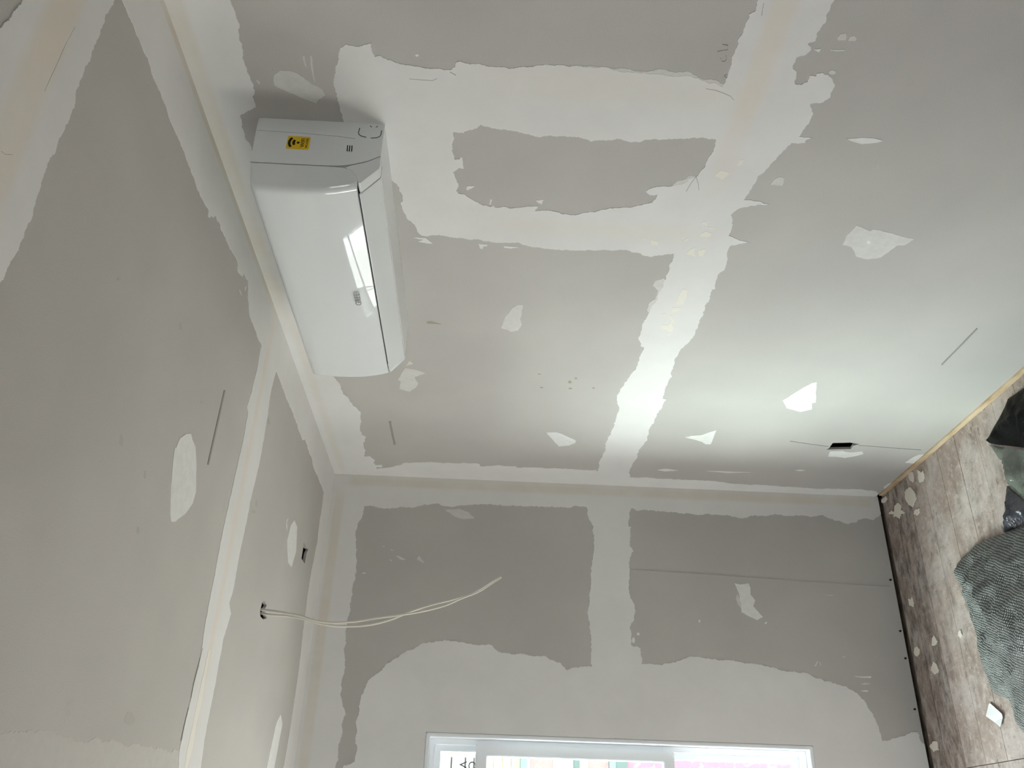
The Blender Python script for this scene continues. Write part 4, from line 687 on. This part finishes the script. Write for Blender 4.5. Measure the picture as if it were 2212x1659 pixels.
# ------------------------------------------------------------------ twin cable from the ceiling
cabm = plain('white_cable_sheath', (0.66, 0.63, 0.56), 0.5)
def cable(name, pts, r0, r1, label, grp):
    c = bpy.data.curves.new(name, 'CURVE'); c.dimensions = '3D'; c.bevel_depth = 1.0; c.bevel_resolution = 2; c.resolution_u = 6; c.use_fill_caps = True
    sp = c.splines.new('BEZIER'); sp.bezier_points.add(len(pts) - 1)
    for i, p in enumerate(pts):
        b = sp.bezier_points[i]; b.co = p; b.handle_left_type = b.handle_right_type = 'AUTO'
        b.radius = r0 + (r1 - r0) * i / (len(pts) - 1)
    c.materials.append(cabm)
    o = link(bpy.data.objects.new(name, c))
    return tag(o, label, 'cable', grp)
def lift(P, d):
    P = [list(p) for p in P]
    top = P[0]
    P = [[top[0] - 0.003, top[1], 2.47]] + [[top[0], top[1], 2.41]] + P[1:]
    for i, p in enumerate(P): p[0] += d
    return [tuple(p) for p in P]
cable('cable', lift(CABA, 0.0055), 0.0044, 0.0019, 'pale cable hanging from ceiling hole, strand crossing behind and ending in a frayed tip', 'pair of cables from the ceiling')
cable('cable.001', lift(CABB, -0.0055), 0.0042, 0.0017, 'pale cable from ceiling hole, thinner strand sagging below its twin', 'pair of cables from the ceiling')
tip = CABA[-1]

# ------------------------------------------------------------------ things on the floor
chipm = plain('dried_plaster', (0.74, 0.70, 0.62), 0.85, 0.1)
CHIP_LABELS = ['bean shaped plaster chip by the air conditioner wall, nearest the skirting', 'forked plaster chip beside the bean shaped one near the wall',
    'largest oval plaster chip near the room corner', 'star shaped plaster splat with spikes near the corner', 'small square plaster crumb right in the corner', 'small lens shaped plaster chip beside the oval one',
    'first spiky plaster chip along the window wall past the corner', 'rounded plaster chip hard against the dark wall edge', 'teardrop shaped plaster chip midway along the window wall', 'long oval plaster chip next along from the teardrop shaped one',
    'pale curled plaster chip nearest the woven sack', 'jagged plaster chip at the wall edge below the window']
for i, ch in enumerate(CHIPS):
    cx = sum(p[0] for p in ch) / len(ch); cy = sum(p[1] for p in ch) / len(ch)
    o = slab('plaster_chip', 'FL', ch, [], 0.0, 0.0035, chipm, None, 0.0032, random.Random(i), both=True)
    for v in o.data.vertices: v.co.x -= cx; v.co.y -= cy
    o.location = (cx, cy, 0.0001)
    tag(o, CHIP_LABELS[i], 'plaster chip', 'plaster chips on the floorboards')
# folded paper scrap
pm = plain('paper_scrap', (0.72, 0.73, 0.74), 0.8)
cx = sum(p[0] for p in PAPER) / len(PAPER); cy = sum(p[1] for p in PAPER) / len(PAPER)
bm = bmesh.new()
tris = tessellate_polygon([[Vector((a, b, 0)) for a, b in PAPER]])
lift_z = [0.004, 0.006, 0.005, 0.007, 0.002, 0.001, 0.001]
vs = [bm.verts.new((a - cx, b - cy, z + 0.0012)) for (a, b), z in zip(PAPER, lift_z)]
vb = [bm.verts.new((a - cx, b - cy, z)) for (a, b), z in zip(PAPER, lift_z)]
for t in tris: bm.faces.new([vs[i] for i in t]); bm.faces.new([vb[i] for i in reversed(t)])
for i in range(len(vs)): bm.faces.new((vs[i], vs[(i + 1) % len(vs)], vb[(i + 1) % len(vs)], vb[i]))
o = mesh_obj('paper_scrap', bm, pm); o.location = (cx, cy, 0.0002)
tag(o, 'small white paper scrap with a lifted edge on the bright floorboards', 'paper')

# ---- bags and sack: crumpled heaps built over their footprint
def inside(p, poly):
    c = False; n = len(poly)
    for i in range(n):
        a, b = poly[i], poly[i - 1]
        if (a[1] > p[1]) != (b[1] > p[1]) and p[0] < (b[0] - a[0]) * (p[1] - a[1]) / (b[1] - a[1]) + a[0]: c = not c
    return c
def dist(p, poly):
    best = 9
    for i in range(len(poly)):
        a, b = poly[i - 1], poly[i]
        dx, dy = b[0] - a[0], b[1] - a[1]; L = dx * dx + dy * dy + 1e-12
        t = max(0, min(1, ((p[0] - a[0]) * dx + (p[1] - a[1]) * dy) / L))
        best = min(best, math.hypot(p[0] - a[0] - t * dx, p[1] - a[1] - t * dy))
    return best
def heap(name, outline, height, fall, step, crumple, mat, label, cat, seed, rim=0.004, z0=0.0):
    pts = []
    n = len(outline)
    for i in range(n):
        a, b = outline[i], outline[(i + 1) % n]; L = math.hypot(b[0] - a[0], b[1] - a[1]); k = max(1, int(L / step))
        pts += [(a[0] + (b[0] - a[0]) * j / k, a[1] + (b[1] - a[1]) * j / k) for j in range(k)]
    nb = len(pts)
    cx = sum(p[0] for p in outline) / n; cy = sum(p[1] for p in outline) / n
    x0 = min(p[0] for p in outline); x1 = max(p[0] for p in outline); y0 = min(p[1] for p in outline); y1 = max(p[1] for p in outline)
    r = random.Random(seed)
    y = y0
    while y < y1:
        x = x0
        while x < x1:
            q = (x + r.uniform(-.3, .3) * step, y + r.uniform(-.3, .3) * step)
            if inside(q, outline) and dist(q, outline) > step * 0.6: pts.append(q)
            x += step
        y += step
    res = delaunay_2d_cdt([Vector(p) for p in pts], [], [list(range(nb))], 1, 1e-6)
    vc, faces = res[0], res[2]
    H = []
    off = Vector((seed * 7.3, seed * 3.1, 0))
    for v in vc:
        d = dist((v.x, v.y), outline)
        h = rim + height * (1 - math.exp(-d / fall))
        q = Vector((v.x, v.y, 0))
        rid = abs(mnoise.noise(q * 9 + off)) + 0.5 * abs(mnoise.noise(q * 21 + off)) + 0.25 * abs(mnoise.noise(q * 45 + off))
        h += crumple * (0.55 - rid) * min(1.0, d / 0.04)
        H.append(max(h, 0.002) + z0)
    bm = bmesh.new()
    top = [bm.verts.new((v.x - cx, v.y - cy, h)) for v, h in zip(vc, H)]
    bot = [bm.verts.new((v.x - cx, v.y - cy, 0.0)) for v in vc]
    for f in faces:
        bm.faces.new([top[i] for i in f]); bm.faces.new([bot[i] for i in reversed(f)])
    cnt = {}
    for f in faces:
        for i in range(len(f)):
            e = (f[i], f[(i + 1) % len(f)]); cnt[e] = 1
    for a, b in list(cnt):
        if (b, a) not in cnt: bm.faces.new((top[b], top[a], bot[a], bot[b]))
    o = mesh_obj(name, bm, mat, None, 60)
    o.location = (cx, cy, 0.0005)
    return tag(o, label, cat)
def film(name, col, rough, tint=None, spec=0.6):
    n = NT(name)
    c = n.mix(n.rng(n.noise(12, 4), 0.35, 0.65), col, tint or tuple(v * 1.6 for v in col))
    n.bump(n.noise(70, 3, 0.5, None, 1.0), 0.5, 0.006)
    return n.done(c, rough, spec)
blackf = film('black_plastic_film', (0.006, 0.006, 0.006), 0.45, (0.008, 0.008, 0.008), 0.05)
greenf = film('green_plastic_film', (0.10, 0.115, 0.10), 0.18, (0.16, 0.18, 0.15))
bluef = film('navy_plastic_film', (0.02, 0.022, 0.03), 0.20, (0.05, 0.055, 0.075))
n = NT('woven_sack_cloth')
mp = n.node('ShaderNodeMapping'); mp.inputs['Rotation'].default_value = (0, 0, math.radians(28)); n.link(n.pos(), mp.inputs[0])
w1 = n.node('ShaderNodeTexWave', wave_type='BANDS', bands_direction='X'); w1.inputs['Scale'].default_value = 60; w1.inputs['Distortion'].default_value = 1.5; w1.inputs['Detail'].default_value = 2; w1.inputs['Detail Scale'].default_value = 3
w2 = n.node('ShaderNodeTexWave', wave_type='BANDS', bands_direction='Y'); w2.inputs['Scale'].default_value = 38; w2.inputs['Distortion'].default_value = 2.0; w2.inputs['Detail'].default_value = 2; w2.inputs['Detail Scale'].default_value = 3
n.link(mp.outputs[0], w1.inputs['Vector']); n.link(mp.outputs[0], w2.inputs['Vector'])
wv = n.math('MULTIPLY', w1.outputs['Fac'], w2.outputs['Fac'])
big = n.rng(n.noise(10, 4), 0.35, 0.7)
c = n.mix(n.rng(wv, 0.05, 0.6), (0.035, 0.042, 0.038), (0.54, 0.57, 0.56))
c = n.mix(n.math('MULTIPLY', big, 0.35), c, (0.06, 0.07, 0.06))
n.bump(wv, 0.8, 0.004)
sackm = n.done(c, 0.42, 0.6)
heap('garbage_bag', BAGS[0], 0.20, 0.45, 0.016, 0.03, blackf, 'black plastic garbage bag by the skirting of the air conditioner wall', 'bag', 3)
heap('plastic_bag', BAGS[1], 0.12, 0.35, 0.012, 0.05, greenf, 'shiny grey green plastic bag squeezed beside the black garbage bag', 'bag', 5)
heap('plastic_sheet', BAGS[2], 0.10, 0.35, 0.012, 0.05, bluef, 'crumpled dark navy plastic sheet between green bag and woven sack', 'plastic sheet', 8)
heap('woven_sack', BAGS[3], 0.24, 0.45, 0.015, 0.035, sackm, 'large grey green woven sack lying on floorboards below the window', 'sack', 11, 0.012)

# curves and lettering become plain meshes
dg = bpy.context.evaluated_depsgraph_get(); dg.update()
for o in [o for o in scene.objects if o.type in ('CURVE', 'FONT')]:
    me = bpy.data.meshes.new_from_object(o.evaluated_get(dg))
    nm = o.name; o.name = nm + '_old'
    q = bpy.data.objects.new(nm, me); COL.objects.link(q)
    q.parent = o.parent; q.matrix_parent_inverse = o.matrix_parent_inverse.copy(); q.matrix_basis = o.matrix_basis.copy()
    for kk in ('label', 'category', 'group'):
        if kk in o: q[kk] = o[kk]
    if nm.startswith('cable'):
        for pgn in me.polygons: pgn.use_smooth = True
    bpy.data.objects.remove(o)
